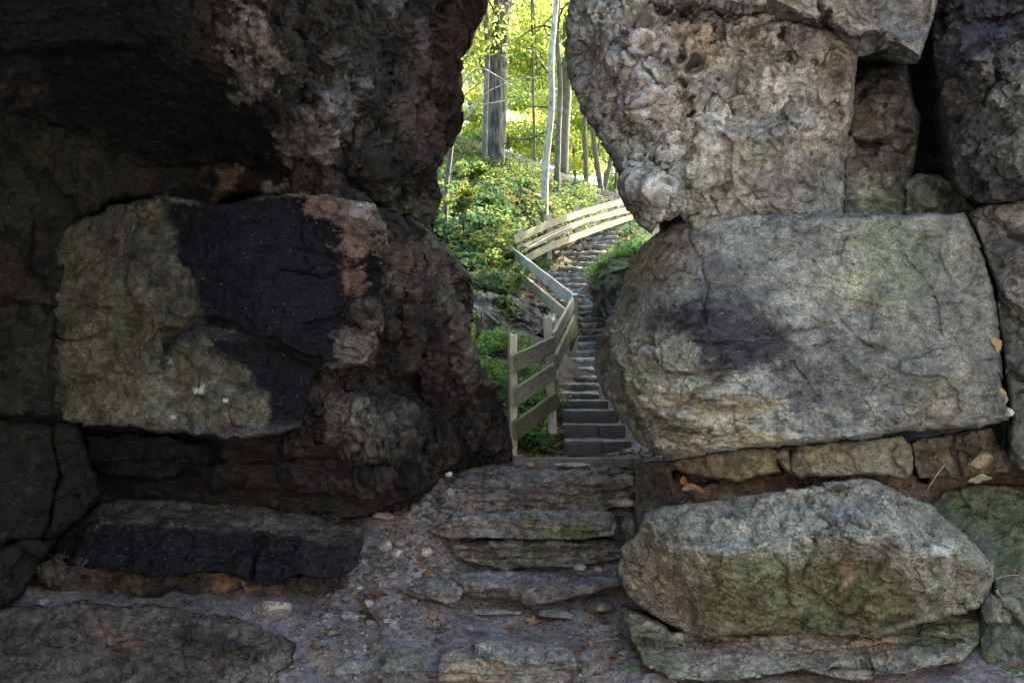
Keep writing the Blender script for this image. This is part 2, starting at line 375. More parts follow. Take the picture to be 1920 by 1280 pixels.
# ================================================================== GROUND
gpts = [(x_, 1150 + i * 0, y_) for i, (x_, y_) in enumerate([])]
GC = [(850,1285,4.15),(1080,1285,4.15),(960,1220,4.45),(1100,1150,4.9),(900,1150,4.9),(700,1160,4.75),(600,1120,4.85),(720,1010,5.25),
      (770,950,5.55),(810,905,5.85),(1130,1068,5.3),(900,1068,5.3),(1000,960,5.66),(1180,965,5.66),(1050,884,6.0),(930,878,6.05),(1180,880,6.05),
      (-100,1290,3.9),(300,1290,4.05),(520,1150,4.6),(0,1150,4.5),(330,1110,4.75),(1900,1262,3.9),(1200,1262,4.1),(1500,1280,4.1),
      (1000,862,6.5),(1150,862,6.6),(1000,856,7.1),(1040,820,7.6),(1045,760,8.4),(960,835,7.2),(1020,700,9.3),(1190,800,7.8),
      (900,780,7.6),(930,700,8.6),(890,690,8.8),(960,650,9.4),(1030,640,10.4),(860,640,9.8)]
STAIR = [(1085,737,8.9,38),(1085,721,9.3,36),(1084,705,9.7,34),(1082,689,10.1,34),(1084,672,10.5,36),(1085,657,10.9,36),(1089,642,11.3,36),(1092,629,11.7,36),
         (1097,617,12.1,38),(1102,605,12.5,40),(1106,594,12.9,42),(1108,583,13.3,46),(1106,572,13.7,50),(1100,561,14.1,52),(1092,551,14.5,54),(1085,541,14.9,54),
         (1080,531,15.3,52),(1077,521,15.7,50),(1076,511,16.1,46),(1077,501,16.5,44),(1080,491,16.9,42),(1085,481,17.3,40),(1091,471,17.7,38),(1098,461,18.1,36),
         (1106,452,18.5,34),(1115,443,18.9,32),(1126,434,19.4,31),(1138,425,20.0,30),(1152,417,20.6,29),(1168,409,21.3,28)]
for i, (px, py, y, hw) in enumerate(STAIR):
    if i % 2 == 0:
        GC.append((px, py + 9, y)); 
    if i % 4 == 0 and i < 26: GC.append((px + hw * 1.6, py - 2, y + .05))
    if i % 4 == 2 and i > 6: GC.append((px - hw * 1.3, py + 6, y))
GC += [(960,600,11.2),(900,590,10.9),(940,555,12.0),(1000,565,12.9),(880,560,11.2),
       (830,540,11.6),(870,500,12.6),(930,500,13.4),(960,480,14.3),(830,440,13.8),(900,430,14.8),(960,430,15.8),(1010,410,17.3),
       (830,370,15.6),(900,360,17),(960,360,18),(1020,388,18.6),(1080,385,21),(830,310,18.5),(880,295,19.8),(925,300,20.5),(980,318,22),
       (1040,345,24),(1110,362,27),(1165,374,28.5),(1200,385,28),(860,285,23),(960,310,26)]
gx = []; gz = []
for px, py, y in GC:
    p = at(px, py, y); gx.append((p[0], p[1])); gz.append(p[2])
for x, y, z in [(-3,6.5,.8),(-3.2,9,2.2),(-4,14,4.2),(-6,20,6.6),(-12,14,6),(-14,26,9),(3.4,6.5,1.1),(3.6,9,2.4),(4.5,13,4.0),(6,19,6),(9,26,7.4),(12,14,6.5),
                (0,36,7.8),(-8,36,8.6),(8,36,7.6),(-25,50,9),(25,50,8),(0,55,7.5),(-60,90,6),(60,90,6),(0,120,5),(-5,3.5,-.15),(5,3.5,-.15),(0,3,-.3),(0,0,-.4),(-6,0,-.3),(6,0,-.3),
                (0,-8,-.6),(-20,-8,0),(20,-8,0)]:
    gx.append((x, y)); gz.append(z)
_g = tps(np.array(gx) / 3, gz, 2e-4)
def GZ0(x, y):
    x = np.asarray(x, float); y = np.asarray(y, float)
    r = np.sqrt(x * x + (y - 20) ** 2); z = _g(np.clip(x, -62, 62) / 3, np.clip(y, -12, 122) / 3)
    z = np.clip(z, -1.2, 11)
    # unseen banks added behind and beside the camera to cut low skylight
    z = z + 10 * sstep(-1.5, -10, y) + 9 * sstep(-3.6, -9, x) * (1 - sstep(3, 6, y)) + 3 * sstep(6, 12, x) * (1 - sstep(3, 6, y))
    return z * (1 - sstep(60, 160, r)) + 4 * sstep(60, 160, r)
def GZ(x, y):
    x = np.asarray(x, float); y = np.asarray(y, float); z = GZ0(x, y); sh = z.shape
    P = np.stack([x.ravel(), y.ravel(), np.zeros(x.size)], 1)
    near = (1 - sstep(6.3, 7.4, P[:, 1]))
    pl = facets(P, (5.5, 7.5, 1), 1., 203); pl = np.clip(pl, -.6, 1.0)
    rough = .022 * fbm(P, 1.5, 3, 201) + .035 * fbm(P, 6, 4, 202) * .6 + near * (.022 * pl * sstep(-.15, .12, fbm(P, 2.0, 2, 205)) + .010 * fbm(P, 28, 4, 204, gain=.65))
    far = 1 - near
    rough = rough + far * (.09 * fbm(P, 1.1, 4, 206))
    return z + rough.reshape(sh)
def axis(segs):
    a = [segs[0][0]]
    for lo, hi, st in segs:
        a += list(np.arange(a[-1] + st, hi + 1e-9, st))
    return np.array(a)
gxs = axis([(-400,-60,40),(-60,-10,3),(-10,-3.2,.25),(-3.2,-1.5,.05),(-1.5,1.1,.0105),(1.1,3.2,.05),(3.2,10,.25),(10,60,3),(60,400,40)])
gys = axis([(-60,2,3),(2,3.9,.12),(3.9,6.4,.0105),(6.4,16,.05),(16,32,.12),(32,60,1.),(60,500,22)])
gX, gY = np.meshgrid(gxs, gys); gZ = GZ(gX, gY)
V = np.stack([gX, gY, gZ], 2).reshape(-1, 3); idx = np.arange(gX.size).reshape(gX.shape)
q = np.stack([idx[:-1, :-1], idx[:-1, 1:], idx[1:, 1:], idx[1:, :-1]], 2).reshape(-1, 4)
a = fbm(V * [1, 1, 0], 2.2, 4, 211); b = fbm(V * [1, 1, 0], 9, 4, 212)
soil = np.array([.185, .163, .165]); soil2 = np.array([.27, .248, .25]); ochre = np.array([.27, .185, .115]); humus = np.array([.06, .048, .035])
gc = soil + (soil2 - soil) * sstep(-.2, .2, a + .5 * b)[:, None]
gc = gc + (ochre - gc) * (.55 * sstep(.1, .3, fbm(V * [1, 1, 0], 3.1, 3, 214)))[:, None]
gc = gc * (1 - .35 * (1 - sstep(-1.4, -.55, V[:, 0]))[:, None] * (V[:, 1] < 5.6)[:, None])  # floor colour darkened leftward, shade painted in
gc = gc + (humus - gc) * (.92 * sstep(6.6, 9.5, V[:, 1] + 3 * a))[:, None]
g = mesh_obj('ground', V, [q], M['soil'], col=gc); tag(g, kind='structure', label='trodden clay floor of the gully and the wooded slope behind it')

# ================================================================== ROCKS
GREY = [(.21,.205,.19), (.29,.28,.255), (.15,.145,.14)]
TAN = [(.36,.345,.31), (.27,.262,.24), (.55,.52,.47)]
OLIVE = [(.19,.185,.125), (.24,.23,.165), (.13,.125,.09)]
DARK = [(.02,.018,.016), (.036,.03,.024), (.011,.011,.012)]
BLACK = (.018, .018, .024); RUST = (.22, .12, .065); MOSS = (.11, .125, .055); PALE = (.42, .40, .36); SOOT = (.035, .034, .042)

# ---- right side
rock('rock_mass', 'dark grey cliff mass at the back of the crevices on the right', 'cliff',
     [(1120,-900),(1140,-80),(1180,60),(1235,200),(1285,320),(1232,408),(1236,470),(1330,520),(1290,700),(1260,860),(1230,900),(1260,1300),(2700,1400),(3100,-1100)],  # backing rock, widened to stop sun coming past the gap
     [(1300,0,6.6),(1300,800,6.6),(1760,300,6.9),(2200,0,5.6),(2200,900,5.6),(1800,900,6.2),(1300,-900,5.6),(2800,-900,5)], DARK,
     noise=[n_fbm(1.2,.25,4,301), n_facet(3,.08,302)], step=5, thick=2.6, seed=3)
A_OUT = [(1120,-70),(1072,-10),(1063,40),(1063,90),(1069,140),(1074,165),(1082,195),(1110,235),(1128,275),(1150,300),(1165,330),(1160,345),(1166,375),(1180,400),(1205,428),(1222,440),(1232,420),
         (1275,402),(1300,440),(1660,440),(1640,320),(1590,250),(1597,228),(1604,160),(1612,98),(1560,60),(1450,20),(1320,-40),(1200,-60)]
rock('pitted_outcrop', 'tan knobbly pitted limestone outcrop overhanging the gap, above the large grey slab', 'rock', A_OUT,
     [(1072,100,4.95),(1150,100,4.72),(1300,150,4.55),(1500,200,4.58),(1590,200,4.7),(1120,250,4.9),(1200,300,4.66),(1215,370,4.52),(1180,390,4.75),(1400,330,4.62),(1550,380,4.72),(1300,420,4.72),(1300,0,4.6),(1600,330,4.95)], TAN,
     feats=[lump(1222,365,58,52,.17), lump(1215,318,55,45,.10,.4), lump(1205,130,50,90,.12), lump(1175,225,45,45,.10), lump(1120,170,45,50,.08), lump(1165,60,70,60,.12),lump(1250,255,50,45,.09),
            lump(1295,65,36,26,.09), lump(1235,200,40,36,.07),
            crack([(1262,420),(1270,380),(1258,340),(1230,300)],7,.10), crack([(1180,250),(1225,262),(1240,300)],6,.08), crack([(1300,370),(1360,350),(1370,270),(1350,255)],4,.04),
            crack([(1300,440),(1290,400),(1330,380),(1360,350)],5,.05), crack([(1245,180),(1268,230),(1300,215)],8,.1), crack([(1100,150),(1130,170),(1150,210)],6,.07),
            block([(1190,300),(1275,160),(1330,240),(1300,290),(1260,300)],.05,18),
            block([(1320,235),(1400,245),(1480,215),(1560,235),(1590,330),(1640,450),(1290,450),(1290,290)],-.07,9),
            block([(1355,40),(1460,36),(1466,100),(1440,120),(1350,100)],-.05,8), crack([(1462,36),(1468,95),(1475,110)],6,.12), block([(1575,180),(1625,160),(1625,230),(1575,240)],-.06,8)],
     stains=[([(1440,270),(1580,260),(1640,440),(1400,430)],(.12,.115,.105),40,.7,50), ([(1380,250),(1590,250),(1610,330),(1400,340)],(.20,.19,.15),30,.5,60),
             ([(1540,90),(1600,100),(1590,210),(1520,190)],(.42,.33,.25),20,.4,60), ([(1290,40),(1340,50),(1320,150),(1280,130)],(.38,.29,.21),15,.5,50),
             ([(1060,80),(1100,120),(1140,240),(1200,400),(1150,400),(1060,200)],(.10,.10,.11),18,.75,30),([(1180,60),(1230,110),(1260,190),(1150,240),(1110,100)],(.45,.44,.44),25,.4,70),  # first patch paints the shadowed underside along the left edge
             ([(1160,340),(1200,420),(1240,420),(1200,400)],(.07,.07,.07),14,.8,16),([(1290,330),(1400,300),(1420,400),(1290,420)],(.21,.20,.15),30,.6,50)],
     noise=[n_fbm(2.2,.10,4,311), where(n_pits(4.2,.17,.35,320),[(1000,-100),(1640,-100),(1640,180),(1300,250),(1270,380),(1000,460)]), where(n_bulb(8.5,.05,298),[(1000,-100),(1340,-100),(1340,230),(1290,460),(1000,460)]), where(n_bulb(3.5,.24,312),[(1000,-100),(1340,-100),(1340,230),(1290,460),(1000,460)]), where(n_pits(8,.10,.42,313),[(1000,-100),(1640,-100),(1640,230),(1300,250),(1290,460),(1000,460)]),
            n_cracks(5,.06,.06,319), n_pits(17,.045,.4,314), n_facet((5,5,6),.03,315), n_facet((10,10,11),.03,300), n_flake((4,4,5),.018,6,318), n_fbm(11,.032,5,316,), n_fbm(24,.012,3,317)], rim=(30,.30), edge=4, thick=.5, seed=5, step=1.7, calm=[([(1300,260),(1480,215),(1600,240),(1660,460),(1290,460)],.42), ([(1340,120),(1560,120),(1580,250),(1340,230)],.7)])
B_OUT = [(1231,440),(1262,418),(1300,408),(1400,402),(1600,398),(1700,404),(1808,398),(1822,430),(1845,480),(1858,520),(1868,600),(1882,700),(1894,790),(1840,800),(1700,808),(1640,822),(1500,828),(1440,836),
         (1330,850),(1262,866),(1222,850),(1200,830),(1170,790),(1150,762),(1128,735),(1114,700),(1112,655),(1126,620),(1150,580),(1172,530),(1180,490),(1200,458)]
rock('large_slab', 'huge grey-green rectangular limestone slab with dark bruise-like stains, filling the middle of the right side', 'rock', B_OUT,
     [(1120,680,5.0),(1180,500,4.95),(1230,445,4.85),(1260,560,4.5),(1300,800,4.32),(1200,780,4.5),(1160,700,4.62),(1500,600,4.38),(1500,810,4.30),(1500,420,4.5),(1800,420,4.42),(1800,600,4.33),(1860,760,4.30),(1840,500,4.45),(1250,860,4.6)],
     [(.19,.195,.175),(.25,.25,.225),(.145,.15,.14)],
     feats=[block([(1180,760),(1200,740),(1330,790),(1500,770),(1560,800),(1640,815),(1480,850),(1250,880),(1200,850)],-.05,9), block([(1190,800),(1290,812),(1420,800),(1530,815),(1400,850),(1240,870)],-.04,6),
            block([(1190,775),(1260,770),(1330,800),(1260,822),(1190,810)],-.04,5),
            crack([(1195,790),(1260,805),(1330,815),(1400,806)],3.5,.05), crack([(1350,740),(1400,760),(1500,745)],3,.03), crack([(1300,640),(1450,645),(1560,600)],2.5,.025),
            block([(1100,640),(1135,640),(1150,700),(1190,780),(1230,860),(1120,800)],.5,12), lump(1145,610,30,30,.06), crack([(1118,640),(1150,655),(1165,640)],4,.06),
            crack([(1290,420),(1300,470),(1330,540),(1320,600)],3,.02), crack([(1700,480),(1760,560),(1770,640)],2.5,.018)],
     stains=[([(1250,560),(1400,560),(1480,640),(1450,690),(1350,720),(1300,680),(1230,600)],(.03,.03,.036),26,.95,40),([(1450,720),(1560,640),(1640,640),(1600,740),(1500,790)],(.06,.06,.062),30,.7,60),
             ([(1300,480),(1420,500),(1440,540),(1300,560)],(.09,.088,.09),30,.6,60),
             ([(1130,640),(1250,620),(1300,700),(1460,760),(1500,840),(1250,880),(1150,760)],(.31,.295,.215),26,.6,50),([(1250,760),(1420,770),(1500,830),(1300,860)],(.36,.335,.26),22,.5,50),
             ([(1500,470),(1640,480),(1660,560),(1540,560)],(.30,.31,.22),30,.6,60),([(1200,440),(1320,430),(1300,520),(1180,540)],(.22,.19,.15),26,.6,50),
             ([(1700,740),(1800,720),(1800,790),(1690,800)],(.33,.28,.20),16,.6,40),([(1560,600),(1850,560),(1880,780),(1600,800)],(.13,.135,.125),40,.5,80),
             ([(1600,450),(1750,430),(1750,560),(1640,600)],(.15,.18,.11),30,.5,60),([(1120,620),(1160,560),(1190,470),(1210,500),(1170,620)],(.13,.12,.09),20,.7,30)],
     noise=[n_fbm(1.6,.07,4,321), n_strata(9,.022,322,(.06,0)), n_facet((3,3,5),.022,323), n_flake((2.2,2.2,5),.012,6,329), n_flake((6,6,11),.006,5,330), n_fbm((7,7,12),.022,5,324), where(n_strata(26,.02,326,(.1,0)),[(1100,560),(1330,680),(1560,760),(1500,880),(1100,880)]),
            n_cracks((1.6,1.6,2.6),.05,.035,330), n_cracks((5,5,10),.02,.05,331), n_pits(20,.014,.25,327), n_fbm(30,.007,3,328)], rim=(22,.20), edge=4, thick=.7, seed=8, step=1.7, calm=[([(1100,380),(1900,380),(1900,760),(1500,790),(1400,700),(1100,620)],.55)])
rock('overhanging_block', 'pale grey top block with a flat shadowed underside, overhanging above the pitted outcrop', 'rock',
     [(1165,-900),(1170,-120),(1178,-30),(1192,8),(1222,26),(1258,36),(1310,24),(1368,36),(1420,34),(1466,60),(1475,72),(1540,84),(1560,96),(1620,108),(1662,96),(1700,118),(1722,118),(1742,60),(1760,0),(1780,-200),(1900,-900)],
     [(1180,-20,4.6),(1300,-10,4.25),(1500,20,4.2),(1700,60,4.4),(1300,-600,4.0),(1700,-600,4.1),(1180,-600,4.4),(1450,-200,4.1)], [(.24,.235,.22),(.31,.295,.27),(.19,.185,.18)],
     feats=[block([(1200,60),(1205,12),(1260,22),(1300,4),(1380,18),(1440,8),(1475,28),(1535,50),(1552,20),(1560,50),(1610,70),(1640,60),(1720,110),(1720,160),(1300,160)],.40,9),
            crack([(1540,-100),(1535,0),(1545,40),(1560,75)],6,.12), block([(1545,-300),(1760,-300),(1740,60),(1640,62),(1560,55)],.05,6), block([(1640,70),(1660,55),(1730,70),(1725,130),(1650,120)],-.15,8)],
     stains=[([(1620,-50),(1760,-50),(1740,100),(1640,90)],(.10,.10,.10),25,.6,50),([(1530,0),(1620,0),(1600,60),(1550,50)],(.36,.33,.28),20,.5,60)],
     noise=[n_fbm(1.8,.06,4,331), n_facet((4,4,5),.035,332), n_fbm(8,.035,5,333), n_flake((3,3,5),.016,6,336), n_flake((9,9,11),.006,5,337), n_pits(15,.02,.25,335)], rim=(18,.14), edge=3, thick=1.2, seed=11)
rock('square_boulder', 'dark squarish pitted boulder wedged in the recess between outcrop and right wall', 'rock',
     [(1596,150),(1630,126),(1700,118),(1712,160),(1712,190),(1728,215),(1722,260),(1712,330),(1742,372),(1752,420),(1580,440),(1580,300),(1590,240)],
     [(1600,180,5.1),(1700,150,5.15),(1650,200,4.95),(1660,300,4.95),(1620,400,4.75),(1720,400,4.85),(1700,300,5.05)], [(.10,.09,.08),(.15,.135,.115),(.06,.055,.055)],
     feats=[crack([(1600,262),(1650,268),(1700,250)],6,.08), block([(1580,250),(1650,268),(1640,300),(1590,290)],.10,7), lump(1690,230,36,60,.07), lump(1660,160,50,36,.05)],
     stains=[([(1590,330),(1720,340),(1740,430),(1590,430)],(.15,.16,.09),20,.6,40),([(1600,340),(1660,330),(1690,370),(1610,380)],(.30,.27,.21),12,.6,50)],
     noise=[n_fbm(3,.06,4,341), n_facet((6,6,8),.03,342), n_pits(14,.03,.35,343), n_fbm(12,.03,4,344), n_strata(14,.03,345)], rim=(18,.2), edge=3, thick=.5, seed=14)
rock('wedged_stone', 'low mossy stone lying on the slab behind the dark square boulder', 'rock',
     [(1640,400),(1690,345),(1722,322),(1760,330),(1800,352),(1832,392),(1836,430),(1640,440)],
     [(1700,360,5.3),(1800,380,4.95),(1700,420,4.8)], [(.15,.155,.11),(.2,.19,.15),(.08,.08,.07)],
     noise=[n_fbm(4,.06,4,351), n_facet((7,7,9),.05,352), n_fbm(14,.03,4,353)], rim=(14,.12), edge=3, thick=.4, seed=15)
rock('right_cliff', 'tall blackish rough cliff closing the right edge of the view', 'cliff',
     [(1742,-900),(1745,-20),(1736,40),(1752,110),(1762,170),(1758,220),(1772,262),(1782,300),(1796,350),(1828,384),(1870,382),(1935,372),(2600,390),(3000,-1100)],
     [(1750,100,4.9),(1800,100,4.5),(1920,100,4.15),(1920,300,4.1),(1800,330,4.55),(2300,0,3.7),(2300,-800,3.6),(1750,-800,4.5),(2700,300,3.4)], [(.085,.082,.088),(.15,.145,.14),(.045,.045,.055)],
     feats=[block([(1755,70),(1880,60),(1870,130),(1800,150),(1760,130)],-.10,14), crack([(1870,120),(1850,200),(1900,260),(1925,270)],6,.06), crack([(1740,40),(1800,20),(1850,40),(1920,20)],5,.06), crack([(1830,270),(1870,330),(1925,350)],5,.05)],
     stains=[([(1880,150),(1990,120),(1990,260),(1890,250)],(.20,.21,.15),24,.6,60),([(1790,0),(1920,0),(1900,120),(1800,130)],(.035,.036,.05),24,.8,50),([(1850,270),(1930,260),(1930,340),(1860,330)],(.17,.18,.15),24,.6,60)],
     noise=[n_fbm(2,.11,4,361), n_facet((5,5,6),.05,362), n_flake((4,4,5),.022,6,366), n_pits(8,.05,.35,363), n_fbm(10,.05,5,364), n_facet(14,.015,365)], rim=(26,.22), edge=4, thick=1.4, seed=17)
rock('right_block', 'grey block with a rounded shoulder beside the top right corner of the big slab', 'rock',
     [(1815,400),(1835,388),(1880,378),(1935,368),(2400,360),(2400,620),(1940,600),(1880,560),(1862,520),(1845,470)],
     [(1830,420,4.55),(1930,420,4.3),(1930,540,4.3),(2300,500,3.9),(1860,500,4.45)], GREY,
     feats=[lump(1885,400,40,30,.07), crack([(1860,400),(1890,440),(1925,450)],4,.05)], stains=[([(1815,400),(1930,440),(1930,600),(1860,560)],(.10,.095,.10),20,.6,60)],
     noise=[n_fbm(3,.06,4,371), n_facet((6,6,7),.04,372), n_fbm(12,.04,4,373), n_pits(14,.02,.3,374)], rim=(16,.14), edge=3, thick=.9, seed=19)
rock('lower_right_block', 'narrow grey-green block below the rounded shoulder at the right frame edge', 'rock',
     [(1868,540),(1920,508),(2300,500),(2400,700),(2400,980),(1935,900),(1892,860),(1898,790),(1886,700),(1870,600)],
     [(1875,600,4.5),(1935,600,4.3),(1935,800,4.25),(2300,700,3.9)], [(.14,.145,.12),(.2,.2,.17),(.10,.10,.09)],
     feats=[crack([(1870,560),(1900,600),(1925,610)],4,.05), crack([(1890,700),(1925,720)],4,.04)],
     noise=[n_fbm(3,.05,4,381), n_facet((6,6,8),.04,382), n_fbm(12,.035,4,383)], rim=(14,.14), edge=3, thick=.9, seed=21)
rock('clay_bank', 'reddish tan packed clay filling the seam under the big slab', 'clay bank',
     [(1196,872),(1260,860),(1480,850),(1720,850),(1900,850),(1990,900),(1980,1010),(1700,1010),(1240,1010),(1200,930)],
     [(1200,900,5.4),(1300,900,5.0),(1500,900,4.85),(1800,900,4.75),(1300,980,4.85),(1700,980,4.75),(1950,950,4.6)], [(.27,.19,.135),(.19,.155,.12),(.30,.24,.18)],
     feats=[block([(1260,884),(1340,888),(1350,906),(1300,912),(1262,900)],.25,4), block([(1722,870),(1745,880),(1740,900),(1715,895)],.25,4)],
     stains=[([(1190,860),(1270,880),(1260,1000),(1180,980)],(.13,.115,.10),14,.9,20),([(1500,890),(1620,880),(1640,920),(1480,920)],(.19,.18,.13),12,.6,30)],
     noise=[n_fbm(3,.05,4,391), n_fbm(12,.04,4,392), n_facet(9,.02,393)], rim=(14,.12), edge=3, thick=.5, seed=23, mat='soil')
rock('seam_stone', 'orange-brown flat stone under the left end of the big slab', 'rock',
     [(1252,868),(1330,846),(1420,836),(1462,846),(1458,872),(1468,886),(1425,892),(1380,902),(1318,896),(1280,884)],
     [(1260,870,4.8),(1350,870,4.62),(1450,870,4.58)], [(.28,.21,.14),(.22,.19,.14),(.33,.25,.16)], stains=[([(1330,870),(1460,860),(1470,900),(1380,900)],(.17,.17,.10),12,.6,30)],
     noise=[n_fbm(5,.04,4,401), n_facet((8,8,10),.025,402), n_fbm(16,.02,4,403)], rim=(14,.10), edge=3, thick=.4, seed=25)
rock('seam_stone', 'long olive-grey brick-like stone under the middle of the big slab', 'rock',
     [(1448,852),(1470,838),(1520,830),(1600,826),(1690,817),(1706,834),(1713,860),(1710,890),(1692,902),(1640,888),(1560,894),(1500,900),(1478,888)],
     [(1460,860,4.58),(1580,860,4.42),(1700,860,4.45)], [(.19,.18,.13),(.25,.23,.17),(.13,.13,.10)], feats=[crack([(1480,840),(1476,870),(1484,895)],3,.05)],
     noise=[n_fbm(4,.035,4,411), n_facet((7,7,9),.02,412), n_fbm(14,.025,5,413), n_pits(24,.008,.3,414)], rim=(14,.10), edge=3, thick=.4, seed=27)
rock('seam_stone', 'brown cracked stone in shadow under the right end of the big slab', 'rock',
     [(1706,826),(1780,812),(1858,800),(1868,830),(1905,862),(1890,884),(1800,900),(1722,896),(1712,870)],
     [(1720,850,4.65),(1800,850,4.6),(1880,860,4.5)], [(.17,.14,.10),(.13,.12,.09),(.2,.17,.12)], feats=[crack([(1790,815),(1785,850),(1800,890)],3,.05)],
     noise=[n_fbm(5,.05,4,421), n_facet((8,8,10),.04,422), n_fbm(14,.03,4,423)], rim=(12,.1), edge=3, thick=.4, seed=29)
rock('side_stone', 'dark grey leaning stone between the steps and the bench-like boulder', 'rock',
     [(1190,880),(1225,868),(1275,884),(1300,930),(1290,980),(1235,1030),(1205,1010),(1188,950)],
     [(1200,890,5.7),(1250,900,5.3),(1240,980,4.9),(1195,960,5.2)], [(.12,.115,.105),(.17,.16,.14),(.09,.085,.08)],
     noise=[n_fbm(4,.07,4,431), n_facet((6,6,7),.05,432), n_fbm(14,.03,4,433)], rim=(14,.12), edge=4, thick=.3, seed=31)
L_OUT = [(1158,1062),(1166,1030),(1196,1000),(1206,962),(1240,948),(1330,940),(1400,930),(1500,915),(1595,894),(1640,898),(1700,930),(1745,945),(1790,985),(1830,1022),(1868,1062),(1862,1100),(1842,1142),(1780,1158),(1700,1182),(1640,1198),(1560,1192),(1420,1188),(1310,1196),(1258,1172),(1200,1140),(1170,1110)]
rock('bench_boulder', 'big greenish-grey boulder with a flat sloping top like a bench, right foreground', 'rock', L_OUT,
     [(1165,1070,4.32),(1230,1100,4.15),(1300,1045,3.93),(1310,1180,4.12),(1450,1110,3.99),(1600,1150,4.10),(1450,1030,3.90),(1600,1020,3.90),(1450,1180,4.14),(1750,1050,3.93),(1700,1080,3.95),(1850,1080,4.1),(1500,1010,3.98),(1200,1010,4.2),(1780,1140,4.02)],
     [(.21,.205,.165),(.27,.265,.22),(.165,.16,.13)],
     top=dict(edge=[(1150,1040),(1200,1012),(1270,1010),(1310,1034),(1350,1040),(1400,1036),(1450,1010),(1500,1004),(1600,1010),(1660,1006),(1720,1040),(1800,1042),(1870,1080)], k=.34, r=5), warp=3.5,
     feats=[block([(1130,1000),(1215,990),(1262,1060),(1290,1120),(1306,1200),(1130,1200)],.13,16), crack([(1262,1010),(1270,1080),(1300,1180)],6,.05), crack([(1205,1000),(1225,1060),(1240,1120)],4,.03), block([(1400,1110),(1500,1090),(1620,1110),(1600,1215),(1400,1215)],.02,20)],
     stains=[([(1290,1040),(1450,1030),(1700,1060),(1720,1180),(1320,1190)],(.145,.15,.085),16,.9,26),([(1190,990),(1300,1000),(1310,1190),(1160,1110)],(.27,.24,.18),24,.7,40),
             ([(1400,950),(1700,920),(1740,1000),(1450,1000)],(.26,.26,.225),20,.8,40),([(1580,1070),(1605,1070),(1600,1105),(1584,1100)],(.40,.30,.21),5,.9,5),([(1700,1090),(1860,1050),(1850,1150),(1740,1160)],(.24,.23,.17),24,.5,50),
             ([(1745,1022),(1790,1026),(1780,1040),(1750,1036)],(.6,.6,.58),6,.8,8),([(1262,1020),(1284,1024),(1276,1038),(1262,1034)],(.55,.56,.54),5,.8,6)],
     noise=[n_fbm(2.2,.05,4,441), n_facet((4,4,5),.02,442), n_flake((2.5,2.5,5),.016,6,448), n_flake((7,7,11),.007,5,449), n_fbm((8,8,9),.032,5,443), n_facet(14,.008,444), n_cracks((2,2,3),.04,.035,450), n_cracks((6,6,10),.018,.05,451), n_pits(22,.012,.3,445), where(n_strata(20,.03,446,(.1,.2)),[(1100,980),(1320,1000),(1320,1210),(1100,1200)]), n_fbm(30,.007,3,447)], rim=(16,.12), edge=4, thick=.75, seed=33, step=1.7)
rock('base_stone', 'pale stained plinth stone under the bench-like boulder', 'rock',
     [(1168,1140),(1200,1150),(1260,1180),(1420,1170),(1700,1160),(1838,1130),(1842,1200),(1800,1240),(1700,1262),(1580,1270),(1500,1254),(1380,1278),(1250,1272),(1205,1246),(1180,1200)],
     [(1180,1180,4.35),(1300,1230,4.1),(1500,1230,4.1),(1800,1180,4.18)], [(.24,.22,.18),(.31,.28,.24),(.17,.16,.12)],
     feats=[crack([(1200,1200),(1300,1215),(1450,1222),(1600,1218),(1800,1200)],4,.05), block([(1160,1130),(1290,1190),(1280,1225),(1180,1220)],-.05,6), block([(1560,1248),(1640,1250),(1630,1275),(1560,1275)],.3,4)],
     stains=[([(1500,1170),(1700,1165),(1690,1215),(1520,1215)],(.30,.20,.14),14,.6,30),([(1160,1140),(1290,1200),(1280,1270),(1170,1240)],(.13,.135,.09),14,.8,20),([(1700,1170),(1850,1130),(1850,1230),(1720,1240)],(.14,.16,.08),14,.7,30)],
     noise=[n_fbm(3,.05,4,451), n_strata(16,.03,452), n_flake((4,4,8),.014,6,456), n_fbm(12,.03,5,454), n_fbm(28,.008,3,455)], rim=(12,.1), edge=4, thick=.7, seed=35)
rock('sloping_rock', 'dark moss-stained sloping rock face in the lower right corner', 'rock',
     [(1720,960),(1770,918),(1850,906),(1925,912),(2300,900),(2500,1500),(1900,1500),(1830,1230),(1840,1120),(1800,1040)],
     [(1780,950,4.6),(1900,930,4.5),(1900,1100,4.15),(1900,1250,3.95),(2300,1100,3.7),(1850,1150,4.2)], [(.115,.125,.095),(.16,.165,.13),(.085,.095,.07)],
     feats=[crack([(1860,1100),(1890,1160),(1925,1180)],6,.08), lump(1875,1180,50,60,.08,.5)], stains=[([(1780,920),(1930,920),(1930,1050),(1860,1060)],(.10,.13,.06),26,.6,60)],
     noise=[n_fbm(3,.06,4,461), n_facet((5,5,6),.04,462), n_fbm(10,.035,5,463)], rim=(14,.12), edge=4, thick=.8, seed=37)

